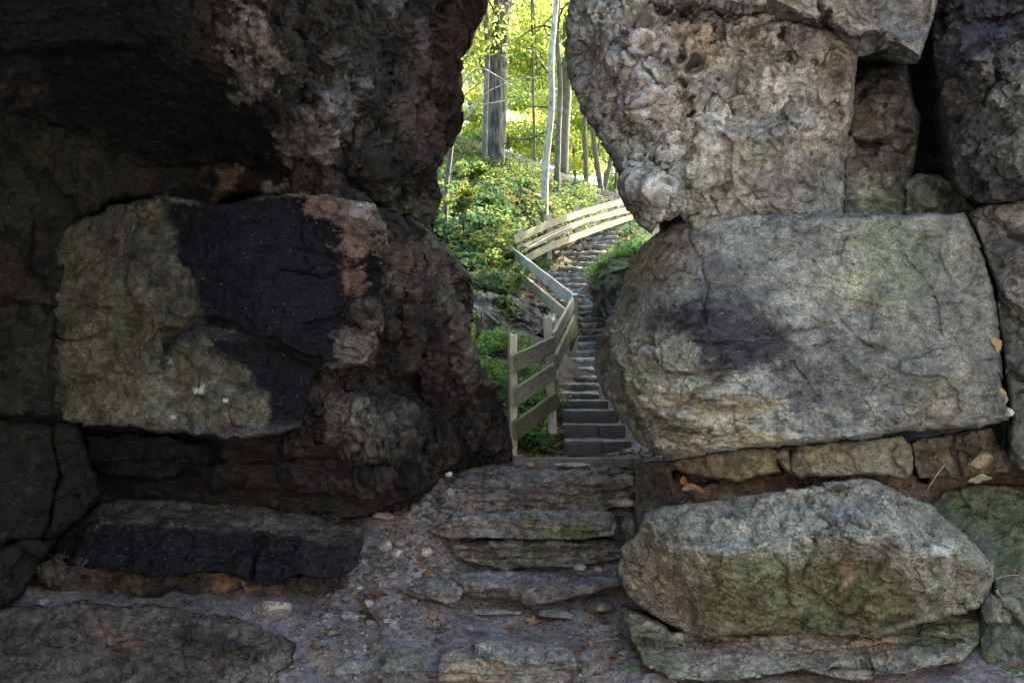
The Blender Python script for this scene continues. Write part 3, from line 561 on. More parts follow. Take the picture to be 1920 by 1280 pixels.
# ---- left side
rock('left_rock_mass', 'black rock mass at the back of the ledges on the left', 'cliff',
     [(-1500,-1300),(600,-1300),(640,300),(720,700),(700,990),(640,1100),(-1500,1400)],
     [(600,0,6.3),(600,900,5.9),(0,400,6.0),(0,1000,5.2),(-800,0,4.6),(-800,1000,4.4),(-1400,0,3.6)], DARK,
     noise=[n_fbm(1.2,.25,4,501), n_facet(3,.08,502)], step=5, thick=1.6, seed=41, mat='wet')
rock('passage_wall', 'blackish brown knobbly water-worn rock wall lining the left side of the passage', 'cliff',
     [(560,250),(700,380),(800,428),(830,458),(858,486),(882,520),(886,560),(878,588),(890,640),(905,690),(928,722),(944,762),(950,800),(962,836),(966,866),(930,880),(880,884),(836,888),(790,935),(740,960),(600,985),(540,900),(500,600)],
     [(600,500,5.05),(720,560,5.02),(740,480,5.05),(780,470,5.35),(850,520,5.85),(860,600,5.75),(800,700,5.5),(900,780,6.0),(955,840,6.15),(720,760,5.0),(740,860,5.05),(700,940,5.2),(850,860,5.95),(600,880,5.1)],
     [(.026,.022,.018),(.055,.046,.038),(.012,.011,.011)],
     feats=[lump(800,560,40,80,.12,.2), lump(760,640,36,60,.10), lump(700,620,60,42,.10), lump(820,690,36,70,.12,.2), lump(870,640,28,80,.12), lump(900,800,40,50,.10), lump(850,840,50,44,.12), lump(740,800,80,40,.12), lump(690,850,90,20,.12),
            lump(700,905,100,28,.10), block([(560,830),(760,856),(800,880),(700,890),(560,880)],.16,9), block([(620,700),(760,690),(800,760),(640,745)],.14,12)],
     stains=[([(720,440),(800,470),(790,540),(720,520)],(.17,.13,.095),22,.6,60),([(850,520),(885,600),(900,700),(870,740),(840,640)],(.20,.17,.14),16,.6,40),([(640,770),(760,770),(760,860),(660,850)],(.16,.15,.12),20,.6,60),
             ([(800,440),(850,480),(870,540),(840,600),(800,520)],(.17,.155,.12),18,.7,40),([(620,620),(700,610),(700,670),(630,670)],(.2,.17,.14),12,.6,40)],
     noise=[n_fbm(2.5,.10,4,511), n_bulb((6,6,3.2),.14,512), n_bulb((12,12,7),.05,513), n_pits((9,9,6),.07,.35,514), n_fbm(12,.06,4,515,ridged=True), n_flake((5,5,4),.02,6,517), n_pits(18,.03,.4,518), n_facet(16,.012,516)], rim=(30,.35), edge=6, thick=.8, seed=43, mat='wet', step=1.7)
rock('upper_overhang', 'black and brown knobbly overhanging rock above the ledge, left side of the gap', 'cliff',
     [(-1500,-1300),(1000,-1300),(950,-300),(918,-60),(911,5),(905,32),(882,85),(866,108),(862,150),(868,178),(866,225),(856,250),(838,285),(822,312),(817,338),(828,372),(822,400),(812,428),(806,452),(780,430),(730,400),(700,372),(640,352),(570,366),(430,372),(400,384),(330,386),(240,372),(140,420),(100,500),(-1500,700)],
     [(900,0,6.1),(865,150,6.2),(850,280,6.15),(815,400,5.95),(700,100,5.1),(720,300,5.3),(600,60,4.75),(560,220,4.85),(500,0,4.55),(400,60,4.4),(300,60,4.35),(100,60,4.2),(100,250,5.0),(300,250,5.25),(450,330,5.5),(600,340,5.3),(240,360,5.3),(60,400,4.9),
      (0,-400,2.5),(500,-400,3.1),(900,-500,5.2),(-600,0,3.0),(-600,500,3.9),(-600,-900,1.7),(600,-1000,2.4),(-1300,0,2.2),(-1300,600,2.8)],  # unseen upper part pulled forward to shade the left side
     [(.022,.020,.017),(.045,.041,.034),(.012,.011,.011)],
     feats=[block([(-900,-600),(360,-600),(345,40),(330,84),(240,88),(60,98),(-900,110)],-.35,9), crack([(20,215),(150,240),(270,310),(420,308),(520,312)],5,.06), crack([(0,260),(60,330),(100,380)],5,.05),
            lump(640,150,50,100,.12), lump(700,200,36,120,.12), lump(760,120,36,110,.14), lump(745,260,40,60,.10), lump(800,200,30,120,.12), lump(840,150,30,140,.12),lump(690,330,60,40,.10),
            lump(500,120,70,70,.10), lump(480,30,80,50,.10), lump(570,250,60,90,.12), lump(620,40,50,70,.10), block([(420,240),(520,300),(560,340),(400,340),(300,300)],.12,26)],
     stains=[([(-900,-600),(350,-600),(330,90),(-900,110)],(.016,.016,.021),16,.9,30),([(60,110),(420,100),(520,200),(560,330),(300,300),(100,230)],(.010,.009,.009),26,.9,50),  # second patch blackens the recess under the overhang, painting its shade
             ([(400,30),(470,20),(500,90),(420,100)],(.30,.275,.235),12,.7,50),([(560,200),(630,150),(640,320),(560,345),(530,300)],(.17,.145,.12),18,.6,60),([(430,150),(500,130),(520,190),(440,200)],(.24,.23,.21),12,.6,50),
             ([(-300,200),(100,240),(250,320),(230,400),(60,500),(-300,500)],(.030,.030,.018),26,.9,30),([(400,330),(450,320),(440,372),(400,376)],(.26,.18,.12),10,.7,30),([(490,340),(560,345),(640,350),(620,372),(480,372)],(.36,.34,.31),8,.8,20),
             ([(600,130),(660,160),(640,350),(600,350)],(.24,.23,.22),18,.5,60),([(600,100),(640,90),(660,200),(630,230)],(.13,.125,.115),10,.7,30),([(655,235),(690,230),(690,290),(660,290)],(.12,.11,.10),8,.7,20),([(770,40),(800,30),(800,90),(775,100)],(.11,.10,.10),8,.7,20),([(740,60),(690,0),(740,-40),(760,0)],(.2,.2,.2),8,.5,30),([(480,60),(520,70),(540,130),(500,110)],(.13,.10,.07),10,.7,30),([(840,-100),(920,-50),(880,120),(850,300),(820,400),(790,300),(810,0)],(.06,.04,.03),18,.8,40),([(760,60),(800,50),(800,300),(750,280)],(.14,.12,.10),18,.5,60),([(720,340),(800,370),(810,440),(720,400)],(.15,.145,.10),18,.6,50)],
     noise=[n_fbm(2,.11,4,521), where(n_bulb((5,5,3),.21,522),[(380,-900),(960,-900),(960,460),(560,460),(430,300)],40), where(n_bulb((11,11,6),.06,523),[(380,-900),(960,-900),(960,460),(560,460),(430,300)],40), where(n_pits((7,7,4.5),.10,.4,524),[(400,-300),(960,-300),(960,460),(560,460),(480,300)],40),
            n_fbm(10,.05,5,525,ridged=True), n_flake((4,4,4),.022,6,528), n_pits(16,.035,.4,529), n_facet((6,6,7),.03,526), n_fbm(26,.008,3,527)], rim=(30,.35), edge=6, thick=1.2, seed=45, mat='wet', step=1.8, calm=[([(-900,-300),(400,-300),(420,100),(540,340),(200,420),(-900,700)],.55)])
rock('far_left_wall', 'dark olive rock wall cut by slanting cracks at the left edge of the view', 'cliff',
     [(-1500,100),(20,200),(70,290),(150,400),(148,450),(120,520),(108,600),(92,680),(100,760),(150,800),(172,870),(190,930),(120,1000),(84,1040),(40,1118),(-20,1160),(-1500,1400)],
     [(120,600,4.78),(60,500,4.8),(0,600,4.65),(-30,900,4.4),(100,880,4.66),(0,1080,4.35),(60,300,4.95),(-600,600,3.8),(-1300,600,3),(-600,1200,3.7)], [(.017,.017,.011),(.028,.027,.017),(.010,.010,.008)],
     feats=[crack([(0,230),(30,300),(60,420),(50,500),(110,560)],6,.08), crack([(0,560),(70,570),(120,590)],5,.06), crack([(0,790),(110,790),(160,800)],9,.14), crack([(90,800),(110,900),(80,1010)],6,.08), crack([(0,1025),(70,1010),(120,1000)],6,.08), lump(60,590,30,30,.05)],
     stains=[([(-100,800),(60,800),(80,1000),(-100,1100)],(.045,.04,.03),26,.7,60),([(-100,450),(60,450),(80,560),(-100,600)],(.035,.025,.018),26,.6,60),([(-900,790),(160,790),(200,1000),(-20,1180),(-900,1300)],(.010,.010,.008),24,.8,40)],  # last patch paints the foot dark where it came out too lit
     noise=[n_fbm(2,.10,4,531), n_facet((4,4,3),.04,532), n_flake((3,3,3),.02,6,535), n_fbm(9,.045,5,533), n_facet(12,.014,534)], rim=(22,.18), edge=5, thick=1.2, seed=47, mat='wet', calm=[([(-900,100),(200,100),(200,1200),(-900,1200)],.6)])
S_OUT = [(60,770),(60,680),(50,600),(70,500),(120,430),(200,392),(250,374),(330,372),(430,378),(550,358),(640,364),(700,386),(722,420),(730,470),(718,560),(708,600),(712,650),(690,684),(640,690),(592,688),(580,740),(560,800),(520,816),(440,822),(330,812),(220,798),(140,792)]
rock('stained_block', 'squarish block half olive-grey and half black-stained, with a rusty top right corner', 'rock', S_OUT,
     [(90,700,4.85),(150,500,4.85),(300,420,4.8),(300,600,4.62),(300,780,4.55),(500,500,4.6),(520,750,4.58),(600,600,4.62),(680,430,4.75),(720,500,4.9),(700,650,4.85),(600,380,4.78)],
     [(.078,.075,.053),(.11,.107,.077),(.052,.05,.038)],
     feats=[crack([(130,560),(200,580),(260,575)],3,.03), crack([(255,375),(250,450),(230,540),(260,600)],3,.03), crack([(70,620),(130,640),(200,620),(260,610)],4,.04), crack([(300,690),(318,620),(370,600),(440,615),(520,650)],4,.05),
            block([(310,600),(400,596),(480,645),(600,672),(600,710),(560,830),(120,830),(140,700),(300,700)],.05,4), block([(330,612),(318,650),(300,672),(270,660),(300,620)],.06,4), block([(500,655),(712,610),(720,690),(590,690)],-.05,6), crack([(580,610),(640,604),(700,600)],4,.06), crack([(520,500),(600,520),(680,500)],3,.025), crack([(440,470),(520,462),(620,486)],3,.02),
            block([(560,350),(720,380),(735,470),(640,430),(560,400)],-.04,10)],
     stains=[([(305,372),(440,372),(560,360),(660,400),(720,430),(730,690),(596,690),(600,830),(500,830),(500,735),(470,700),(395,655),(375,600),(360,540),(330,460)],(.006,.006,.010),9,.99,15),
             ([(550,352),(640,360),(722,395),(726,430),(706,478),(680,480),(620,430),(570,390)],(.17,.12,.085),10,.75,70),([(660,380),(700,380),(700,410),(650,400)],(.38,.35,.32),8,.6,20),([(640,490),(690,490),(680,540),(650,560)],(.22,.14,.09),8,.6,30),
             ([(320,655),(300,672),(310,640),(360,598),(440,612),(500,650),(380,630),(330,650)],(.035,.034,.042),7,.9,10),
             ([(362,730),(380,722),(382,738),(364,740)],(.62,.60,.57),3,.95,9),([(419,747),(428,748),(428,754),(420,754)],(.58,.57,.54),2,.95,4),([(322,778),(332,776),(332,786),(322,786)],(.6,.58,.56),3,.9,3),([(312,668),(322,668),(322,684),(312,680)],(.5,.5,.5),3,.7,3),
             ([(180,700),(300,700),(340,800),(200,800)],(.17,.165,.13),30,.6,60),([(120,640),(200,700),(180,790),(110,790)],(.19,.16,.11),16,.4,60),([(330,800),(600,790),(600,830),(330,826)],(.06,.058,.06),10,.8,14),([(620,620),(712,610),(712,690),(640,690)],(.17,.14,.12),12,.7,30)],
     noise=[n_fbm(1.8,.06,4,541), n_facet((3.5,3.5,4.5),.02,542), n_flake((2.2,2.2,4),.013,6,547), n_flake((7,7,10),.005,5,548), n_fbm((7,7,9),.026,5,543), n_facet((13,13,17),.009,544), n_cracks(2.0,.035,.025,545), n_cracks(7,.008,.05,549), n_fbm(28,.007,3,546)], rim=(12,.12), edge=6, thick=.6, seed=49, step=1.8, calm=[([(60,360),(640,360),(600,830),(60,830)],.55)])
rock('recessed_ledge', 'black recessed ledge under the stained block', 'rock',
     [(150,790),(600,800),(780,850),(790,930),(690,965),(560,965),(300,945),(180,950),(150,880)],
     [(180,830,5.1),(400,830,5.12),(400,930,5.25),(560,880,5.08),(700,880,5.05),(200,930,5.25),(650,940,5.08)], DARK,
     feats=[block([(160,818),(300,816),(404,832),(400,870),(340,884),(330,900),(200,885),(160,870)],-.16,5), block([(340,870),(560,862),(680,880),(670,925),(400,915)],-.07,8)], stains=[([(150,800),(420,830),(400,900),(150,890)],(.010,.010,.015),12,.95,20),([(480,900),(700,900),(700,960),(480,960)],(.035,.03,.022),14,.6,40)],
     noise=[n_fbm(3,.06,4,551), n_strata(14,.05,552), n_facet((6,6,9),.03,553), n_fbm(12,.03,4,554)], rim=(14,.12), edge=5, thick=.5, seed=51, mat='wet')
rock('low_ledge_stone', 'dark ragged stones propping the black bench slab on the left', 'rock',
     [(60,1060),(110,1040),(300,1060),(480,1080),(640,1070),(640,1100),(600,1128),(500,1128),(380,1128),(290,1124),(140,1122),(80,1100)],
     [(100,1080,4.75),(300,1100,4.7),(600,1100,4.85)], [(.055,.045,.036),(.08,.062,.046),(.03,.027,.024)],
     stains=[([(380,1060),(520,1070),(520,1130),(400,1120)],(.25,.16,.10),14,.7,30),([(260,1090),(380,1095),(370,1126),(270,1120)],(.03,.03,.035),8,.9,10)],
     noise=[n_fbm(5,.08,4,561), n_facet((7,7,9),.07,562), n_fbm(14,.04,4,563)], rim=(12,.1), edge=6, thick=.5, seed=53)
rock('black_bench_slab', 'long flat black slab like a bench, on the left below the stained block', 'rock',
     [(84,1040),(110,1002),(170,955),(230,930),(300,934),(420,944),(560,946),(640,962),(684,992),(680,1030),(668,1062),(640,1080),(590,1084),(560,1076),(500,1100),(470,1096),(420,1074),(380,1072),(300,1080),(200,1072),(120,1062)],
     [(100,1030,4.85),(200,1030,4.68),(400,1040,4.62),(480,1080,4.6),(640,1040,4.72),(680,1020,4.85)], [(.035,.032,.030),(.05,.046,.042),(.02,.019,.019)],
     top=dict(edge=[(80,1015),(150,1000),(190,978),(260,976),(330,984),(420,988),(540,1000),(640,1012),(690,1016)], k=.5, r=4), warp=4.0,
     feats=[crack([(500,990),(480,1040),(470,1090)],4,.05), block([(480,1000),(700,1000),(690,1100),(470,1110)],.04,6), block([(84,1040),(200,1040),(210,1080),(90,1080)],-.03,8)],
     stains=[([(90,1012),(190,982),(330,986),(500,1000),(600,1012),(660,1022),(640,1100),(100,1085)],(.007,.007,.011),7,.97,9),([(540,1020),(690,1018),(670,1090),(560,1090)],(.022,.021,.021),12,.6,30),([(120,930),(680,935),(690,1002),(420,982),(240,970),(140,985)],(.10,.09,.082),9,.85,16)],
     noise=[n_fbm(2.5,.04,4,571), n_facet((4,4,5),.02,572), n_flake((3,3,5),.014,6,577), n_strata(12,.02,573), n_fbm(10,.03,5,574), n_facet(15,.009,575), n_fbm(28,.007,3,576)], rim=(14,.10), edge=5, thick=.6, seed=55, step=1.8)
rock('floor_slab', 'broad flat brown-grey slab in the lower left corner of the floor', 'rock',
     [(-400,1160),(60,1136),(200,1128),(330,1140),(440,1160),(500,1180),(552,1210),(545,1240),(520,1262),(540,1300),(500,1420),(-500,1450)],
     [(0,1140,4.36),(300,1140,4.38),(480,1185,4.30),(0,1290,3.88),(300,1290,3.90),(545,1230,4.22),(-350,1200,4.1),(500,1290,4.0),(0,1440,3.6),(450,1440,3.7)], [(.06,.052,.047),(.09,.078,.07),(.04,.035,.033)],  # base tones lowered, corner shade put into the colour
     feats=[crack([(0,1190),(180,1210),(330,1196),(460,1230)],3,.03), block([(-400,1235),(120,1225),(330,1250),(420,1300),(400,1450),(-400,1450)],-.03,4), block([(180,1150),(420,1160),(500,1200),(380,1235),(220,1215)],-.018,4)],
     stains=[([(300,1170),(420,1180),(470,1220),(340,1215)],(.022,.022,.028),12,.7,30),([(180,1180),(260,1186),(260,1212),(190,1208)],(.16,.10,.07),16,.6,40),([(400,1262),(540,1222),(540,1300),(420,1300)],(.15,.14,.115),14,.7,40)],
     noise=[n_fbm(3,.03,4,581), n_flake((2.5,2.5,5),.018,7,585), n_facet((6,6,8),.02,586), n_fbm((9,9,10),.03,5,583), n_fbm(28,.007,3,584)], rim=(14,.10), edge=6, thick=.5, seed=57)

# ---- near stone steps
STEP = [(.19,.177,.175), (.26,.243,.238), (.135,.125,.124)]
SG = 'rough stone steps of the near flight'
NSTEP = [n_fbm(4,.03,4,601), n_strata(22,.03,602), n_facet((6,6,14),.014,603), n_flake((4,4,14),.014,6,606), n_fbm(14,.022,5,604), n_fbm(34,.007,3,605)]
rock('stone_step', 'broken flat olive-stained stone of the lowest step, left of the tan one', 'step', [(612,1240),(650,1210),(720,1198),(800,1204),(836,1222),(842,1300),(700,1330),(600,1320)], [(620,1240,4.22),(720,1250,4.14),(840,1250,4.14)], STEP,
     top=dict(edge=[(600,1262),(720,1256),(860,1262)], k=.9, r=6), stains=[([(650,1215),(800,1210),(800,1250),(660,1250)],(.15,.145,.105),12,.6,30)], noise=NSTEP, rim=(10,.06), edge=4, thick=.3, seed=61, group=SG, step=1.8)
rock('stone_step', 'lowest step stone with a pale tan broken front edge, bottom centre', 'step', [(822,1226),(880,1204),(960,1198),(1060,1210),(1078,1235),(1084,1310),(1000,1340),(822,1330)], [(830,1260,4.10),(950,1270,4.05),(1080,1260,4.12)], [(.19,.175,.165),(.24,.22,.19),(.14,.13,.125)],
     top=dict(edge=[(820,1246),(900,1232),(960,1244),(1080,1240)], k=.9, r=6), stains=[([(850,1240),(960,1236),(960,1290),(850,1290)],(.30,.25,.18),10,.7,30)], noise=NSTEP, rim=(10,.06), edge=4, thick=.35, seed=62, group=SG, step=1.8)
rock('stone_step', 'thin rounded slab with a chipped corner, second step from the bottom on the left', 'step', [(742,1094),(790,1082),(850,1086),(868,1106),(862,1126),(836,1134),(790,1124),(760,1112)], [(750,1100,4.92),(800,1115,4.84),(860,1115,4.84)], STEP,
     top=dict(edge=[(740,1104),(800,1106),(870,1104)], k=.8, r=5), noise=NSTEP, rim=(9,.06), edge=3, thick=.3, seed=63, group=SG, step=1.8)
rock('stone_step', 'long thin layered slab, second step from the bottom in the middle', 'step', [(840,1080),(900,1070),(1000,1072),(1110,1078),(1180,1080),(1184,1096),(1120,1108),(1070,1122),(1000,1136),(940,1122),(870,1120),(864,1100)], [(860,1105,4.90),(1000,1110,4.82),(1170,1090,4.92)], STEP,
     top=dict(edge=[(850,1096),(950,1094),(1040,1104),(1180,1090)], k=.85, r=5), feats=[block([(866,1108),(980,1104),(975,1122),(866,1122)],.06,3)], noise=NSTEP, rim=(9,.06), edge=3, thick=.4, seed=64, group=SG, step=1.8)
rock('stone_step', 'greenish double-layered stone in the shadow under the thick block step', 'step', [(842,1022),(900,1010),(1000,1010),(1120,1006),(1172,1016),(1176,1042),(1120,1056),(1040,1064),(950,1068),(880,1056),(850,1040)], [(850,1040,5.24),(1000,1045,5.16),(1170,1035,5.24)], [(.14,.13,.115),(.18,.165,.14),(.10,.095,.085)],
     top=dict(edge=[(840,1026),(1000,1020),(1180,1020)], k=.9, r=4), feats=[crack([(860,1040),(960,1046),(1060,1040),(1170,1040)],3,.05)], stains=[([(880,1026),(1040,1030),(1040,1064),(900,1060)],(.12,.125,.075),10,.6,30)], noise=NSTEP, rim=(9,.06), edge=3, thick=.4, seed=65, group=SG, step=1.8)
rock('stone_step', 'thick block step with a moss patch on its front, casting a dark gap below', 'step', [(802,994),(822,980),(860,964),(960,958),(1080,954),(1150,960),(1160,984),(1150,1004),(1100,1010),(1000,1012),(930,1008),(860,1012),(816,1008)], [(810,995,5.34),(1000,990,5.18),(1150,985,5.26)], [(.18,.168,.165),(.24,.225,.215),(.125,.118,.118)],
     top=dict(edge=[(800,990),(840,978),(960,970),(1060,968),(1160,974)], k=.85, r=4), stains=[([(980,972),(1050,985),(1110,972),(1120,1004),(1000,1010)],(.12,.135,.07),8,.75,22),([(810,985),(870,975),(860,1010),(810,1005)],(.08,.078,.08),8,.7,16)], noise=NSTEP, rim=(9,.06), edge=3, thick=.4, seed=66, group=SG, step=1.8)
rock('stone_step', 'wide layered grey step below the top one, face split by wavy seams', 'step', [(788,940),(810,915),(845,896),(900,884),(1000,882),(1120,882),(1190,888),(1198,920),(1180,950),(1120,966),(1000,972),(900,970),(820,962)], [(800,935,5.86),(1000,930,5.62),(1190,925,5.72)], [(.18,.17,.165),(.24,.225,.21),(.14,.13,.125)],
     top=dict(edge=[(788,905),(850,900),(1000,896),(1190,896)], k=.85, r=4), feats=[crack([(840,915),(920,924),(1000,918),(1080,930),(1190,915)],3,.04), crack([(880,948),(960,938),(1060,945),(1150,930)],3,.04), block([(800,930),(900,924),(1000,920),(1190,925),(1190,980),(800,980)],-.05,4)],
     stains=[([(860,935),(1100,925),(1100,965),(900,965)],(.24,.21,.16),14,.5,40)], noise=NSTEP, rim=(9,.06), edge=3, thick=.4, seed=67, group=SG, step=1.8)
rock('stone_step', 'narrow top step of the near flight, partly under leaf litter', 'step', [(880,886),(920,874),(1000,872),(1120,868),(1220,866),(1232,884),(1180,896),(1080,896),(980,898),(900,900)], [(890,890,6.02),(1050,888,5.92),(1220,880,5.98)], STEP,
     top=dict(edge=[(880,888),(1000,884),(1230,876)], k=.9, r=4), noise=NSTEP, rim=(7,.05), edge=3, thick=.25, seed=68, group=SG, step=1.8)

# ---- rocks beyond the gap
rock('rock_outcrop', 'layered grey rock face under the slanting rails beyond the gap', 'rock',
     [(850,560),(900,548),(960,556),(1010,562),(1055,580),(1062,612),(1040,640),(1000,628),(950,632),(900,668),(850,680)],
     [(870,570,10.2),(870,660,9.2),(960,570,10.9),(960,625,10.3),(1050,590,11.7),(1040,630,11.0)], [(.11,.10,.085),(.15,.135,.115),(.075,.07,.06)], yref=11,
     noise=[n_fbm(1.5,.22,4,701), n_strata(6,.14,702), n_facet((3,3,5),.08,703), n_fbm(6,.08,4,704)], rim=(12,.3), edge=4, thick=1.0, seed=71, step=1.8)
rock('mossy_boulder', 'boulder with lichen-blue face and mossy overhanging top beside the far stairs', 'rock',
     [(1098,536),(1102,520),(1120,506),(1150,480),(1190,462),(1240,470),(1260,640),(1180,640),(1140,622),(1128,590),(1108,566)],
     [(1105,530,12.0),(1150,500,11.4),(1150,580,11.6),(1120,570,12.0),(1200,480,11.5),(1200,600,11.2),(1130,535,11.5)], [(.16,.165,.17),(.22,.225,.235),(.12,.12,.12)], yref=11,
     feats=[block([(1090,545),(1150,548),(1170,560),(1170,640),(1100,640)],.35,5)],
     stains=[([(1090,505),(1160,470),(1240,460),(1240,520),(1170,538),(1090,532)],(.13,.14,.05),8,.8,14)],
     noise=[n_fbm(1.5,.2,4,711), n_facet((3,3,4),.09,712), n_fbm(6,.08,4,713)], rim=(14,.4), edge=4, thick=1.2, seed=73, step=1.8)

# ================================================================== STAIRS BEYOND THE GAP
def box_mesh(w_, d_, h_, nx=8, ny=4, nz=3, bev=.01, jit=0, seed=0, mirror=False):
    """rough box, origin at its base centre; returns V, quads"""
    us = np.concatenate([[0, bev / w_], np.linspace(bev / w_, 1 - bev / w_, nx)[1:-1], [1 - bev / w_, 1]])
    def face(n1, n2): 
        a, b = np.meshgrid(np.linspace(0, 1, n1), np.linspace(0, 1, n2)); return a.ravel(), b.ravel(), n1, n2
    V = []; Q = []; off = 0
    for ax, sg in ((0,0),(0,1),(1,0),(1,1),(2,0),(2,1)):
        dims = [nx, ny, nz]; o = [i for i in range(3) if i != ax]; a, b, n1, n2 = face(dims[o[0]] + 1, dims[o[1]] + 1)
        p = np.zeros((len(a), 3)); p[:, o[0]] = a; p[:, o[1]] = b; p[:, ax] = sg
        ix = np.arange(len(a)).reshape(n2, n1); q = np.stack([ix[:-1, :-1], ix[:-1, 1:], ix[1:, 1:], ix[1:, :-1]], 2).reshape(-1, 4)
        flip = (sg == 0) ^ (ax == 1)
        if flip: q = q[:, ::-1]
        V.append(p); Q.append(q + off); off += len(p)
    V = np.concatenate(V); Q = np.concatenate(Q)
    key = np.round(V * 10000).astype(np.int64); k = key[:, 0] * 10 ** 10 + key[:, 1] * 10 ** 5 + key[:, 2]
    u, fi, inv = np.unique(k, return_index=True, return_inverse=True); V = V[fi]; Q = inv[Q]
    S = np.array([w_, d_, h_]); P = (V - [.5, .5, 0]) * S
    c = P - [0, 0, h_ / 2]; ex = np.abs(c) - (S / 2 - bev); on = (ex > -1e-6); cnt = on.sum(1)
    sh = np.where(cnt == 2, .29, np.where(cnt == 3, .42, 0)) * bev; P -= np.sign(c) * on * sh[:, None]
    if jit:
        n = np.stack([fbm(P + seed, 3.3, 3, seed), fbm(P + seed, 3.3, 3, seed + 1), fbm(P + seed, 3.3, 3, seed + 2)], 1)
        n2 = np.stack([fbm(P + seed, 11, 3, seed + 3), fbm(P + seed, 11, 3, seed + 4), fbm(P + seed, 11, 3, seed + 5)], 1)
        P = P + jit * (n * 1.6 + n2 * .8)
    return P, Q
SG2 = 'stone steps climbing beyond the gap'
n_st = len(STAIR)
ordn = ['first','second','third','fourth','fifth','sixth','seventh','eighth','ninth','tenth','eleventh','twelfth','thirteenth','fourteenth','fifteenth','sixteenth','seventeenth','eighteenth','nineteenth','twentieth',
        'twenty-first','twenty-second','twenty-third','twenty-fourth','twenty-fifth','twenty-sixth','twenty-seventh','twenty-eighth','twenty-ninth','topmost']
for i, (px, py, y, hw) in enumerate(STAIR):
    p = at(px, py, y); W = 2 * hw / F * y * (1.12 if i < 11 else 1.5); nx_ = STAIR[min(i + 1, n_st - 1)]; pr = STAIR[max(i - 1, 0)]
    pn = at(nx_[0], nx_[1], nx_[2]); pp = at(pr[0], pr[1], pr[2]); ang = -math.atan2(pn[0] - pp[0], pn[1] - pp[1]) * .7
    h_ = max(.12, pn[2] - p[2]) + .16
    P, Q = box_mesh(W, .52, h_, 22, 8, 6, .02, .028, 900 + i * 9)
    st = strata(P + [0, 0, i * 1.7], 18, .02, 905 + i); P[:, 1] -= st * (P[:, 1] < 0)
    P[:, 2] -= h_
    c, s_ = math.cos(ang), math.sin(ang); P = P @ np.array([[c, s_, 0], [-s_, c, 0], [0, 0, 1]])
    rs = np.random.RandomState(i); base = np.array([.20, .19, .175]) * rs.uniform(.85, 1.15)
    cc = base + (np.array([.33, .315, .29]) - base) * sstep(-.1, .25, fbm(P + i, 4, 3, 920))[:, None]
    cc = cc + (np.array([.10, .12, .05]) - cc) * (.6 * sstep(.08, .3, fbm(P + i, 3, 3, 921)))[:, None]
    o = mesh_obj('stone_step', P, [Q], M['rock'], col=cc); o.location = (p[0], p[1] + .24, p[2])
    tag(o, f'uneven stone step beyond the gap, {ordn[i]} above the wooden-edged steps' if i < n_st - 1 else 'topmost visible stone step where the stairs curve out of sight on the right', 'step', SG2)
# timber-edged steps
TS = [(1121,826,7.2,62,.15),(1114,795.5,7.55,58,.15),(1107,769,7.85,52,.145),(1098,751,8.2,42,.13)]
tl = ['lowest and widest dark timber-edged step, beside the foot of the fence','second timber-edged step, its board front butt-jointed','third timber-edged step from the bottom','highest and narrowest timber-edged step, just below the stone ones']
for i, (px, py, y, hw, h_) in enumerate(TS):
    p = at(px, py, y); W = 2 * hw / F * y; t = empty('timber_step', (p[0], y, p[2] - h_)); tag(t, tl[i], 'step', 'steps edged with dark timber')
    P, Q = box_mesh(W * (.58 if i in (0, 1) else 1), .05, h_, 14, 2, 4, .006, .003, 950 + i)
    j = [.0, .0, 0, 0]
    o = mesh_obj('riser_board', P, [Q], M['timber'], t); o.location = ((-W * .21 if i in (0, 1) else 0), .0, 0)
    if i in (0, 1):
        P, Q = box_mesh(W * .415, .05, h_ - .004, 10, 2, 4, .006, .003, 970 + i); o = mesh_obj('riser_board', P, [Q], M['timber'], t); o.location = (W * .29, .003, 0)
    P, Q = box_mesh(W * .98, .34, h_ - .01, 18, 8, 2, .01, .006, 980 + i)
    cc = np.array([.19, .175, .165]) * (1 + .5 * fbm(P, 9, 3, 981))[:, None]; o = mesh_obj('tread_fill', P, [Q], M['soil'], t, col=cc); o.location = (0, .20, 0)
p = at(1082, 858, 6.12); t = empty('timber_edging', (p[0], 6.12, p[2] - .11)); tag(t, 'long bluish-grey timber sill laid across the path at the foot of the fence', 'timber beam')
P, Q = box_mesh(1.0, .09, .11, 30, 3, 4, .008, .004, 990); mesh_obj('beam', P, [Q], M['timber'], t)
P, Q = box_mesh(.03, .4, .03, 2, 6, 2, .005, .003, 991); o = mesh_obj('stake', P, [Q], M['timber'], t); o.location = (.42, .25, .02)

# ================================================================== FENCES
def board(name, a, b, h_, th, mat, parent, seed, off=0.0, sag=0.0):
    """board from a to b (points on its top edge, front face), hanging down by h_"""
    a = np.array(a, float); b = np.array(b, float); L = np.linalg.norm(b - a); P, Q = box_mesh(L, th, h_, max(6, int(L / .08)), 1, 2, .006, .0035, seed)
    P[:, 2] -= h_; ux = (b - a) / L; hx = np.array([ux[0], ux[1], 0]); hx /= np.linalg.norm(hx); uy = np.array([-hx[1], hx[0], 0]); uz = np.cross(ux, uy); uz = uz if uz[2] > 0 else -uz
    mid = (a + b) / 2; origin = np.array(parent.location)
    o = mesh_obj(name, P, [Q], M[mat], parent, smooth=False)
    import mathutils
    m = mathutils.Matrix(((ux[0], uy[0], uz[0]), (ux[1], uy[1], uz[1]), (ux[2], uy[2], uz[2])))
    o.rotation_euler = m.to_euler(); o.location = mid - origin + uy * (th / 2 + off); return o
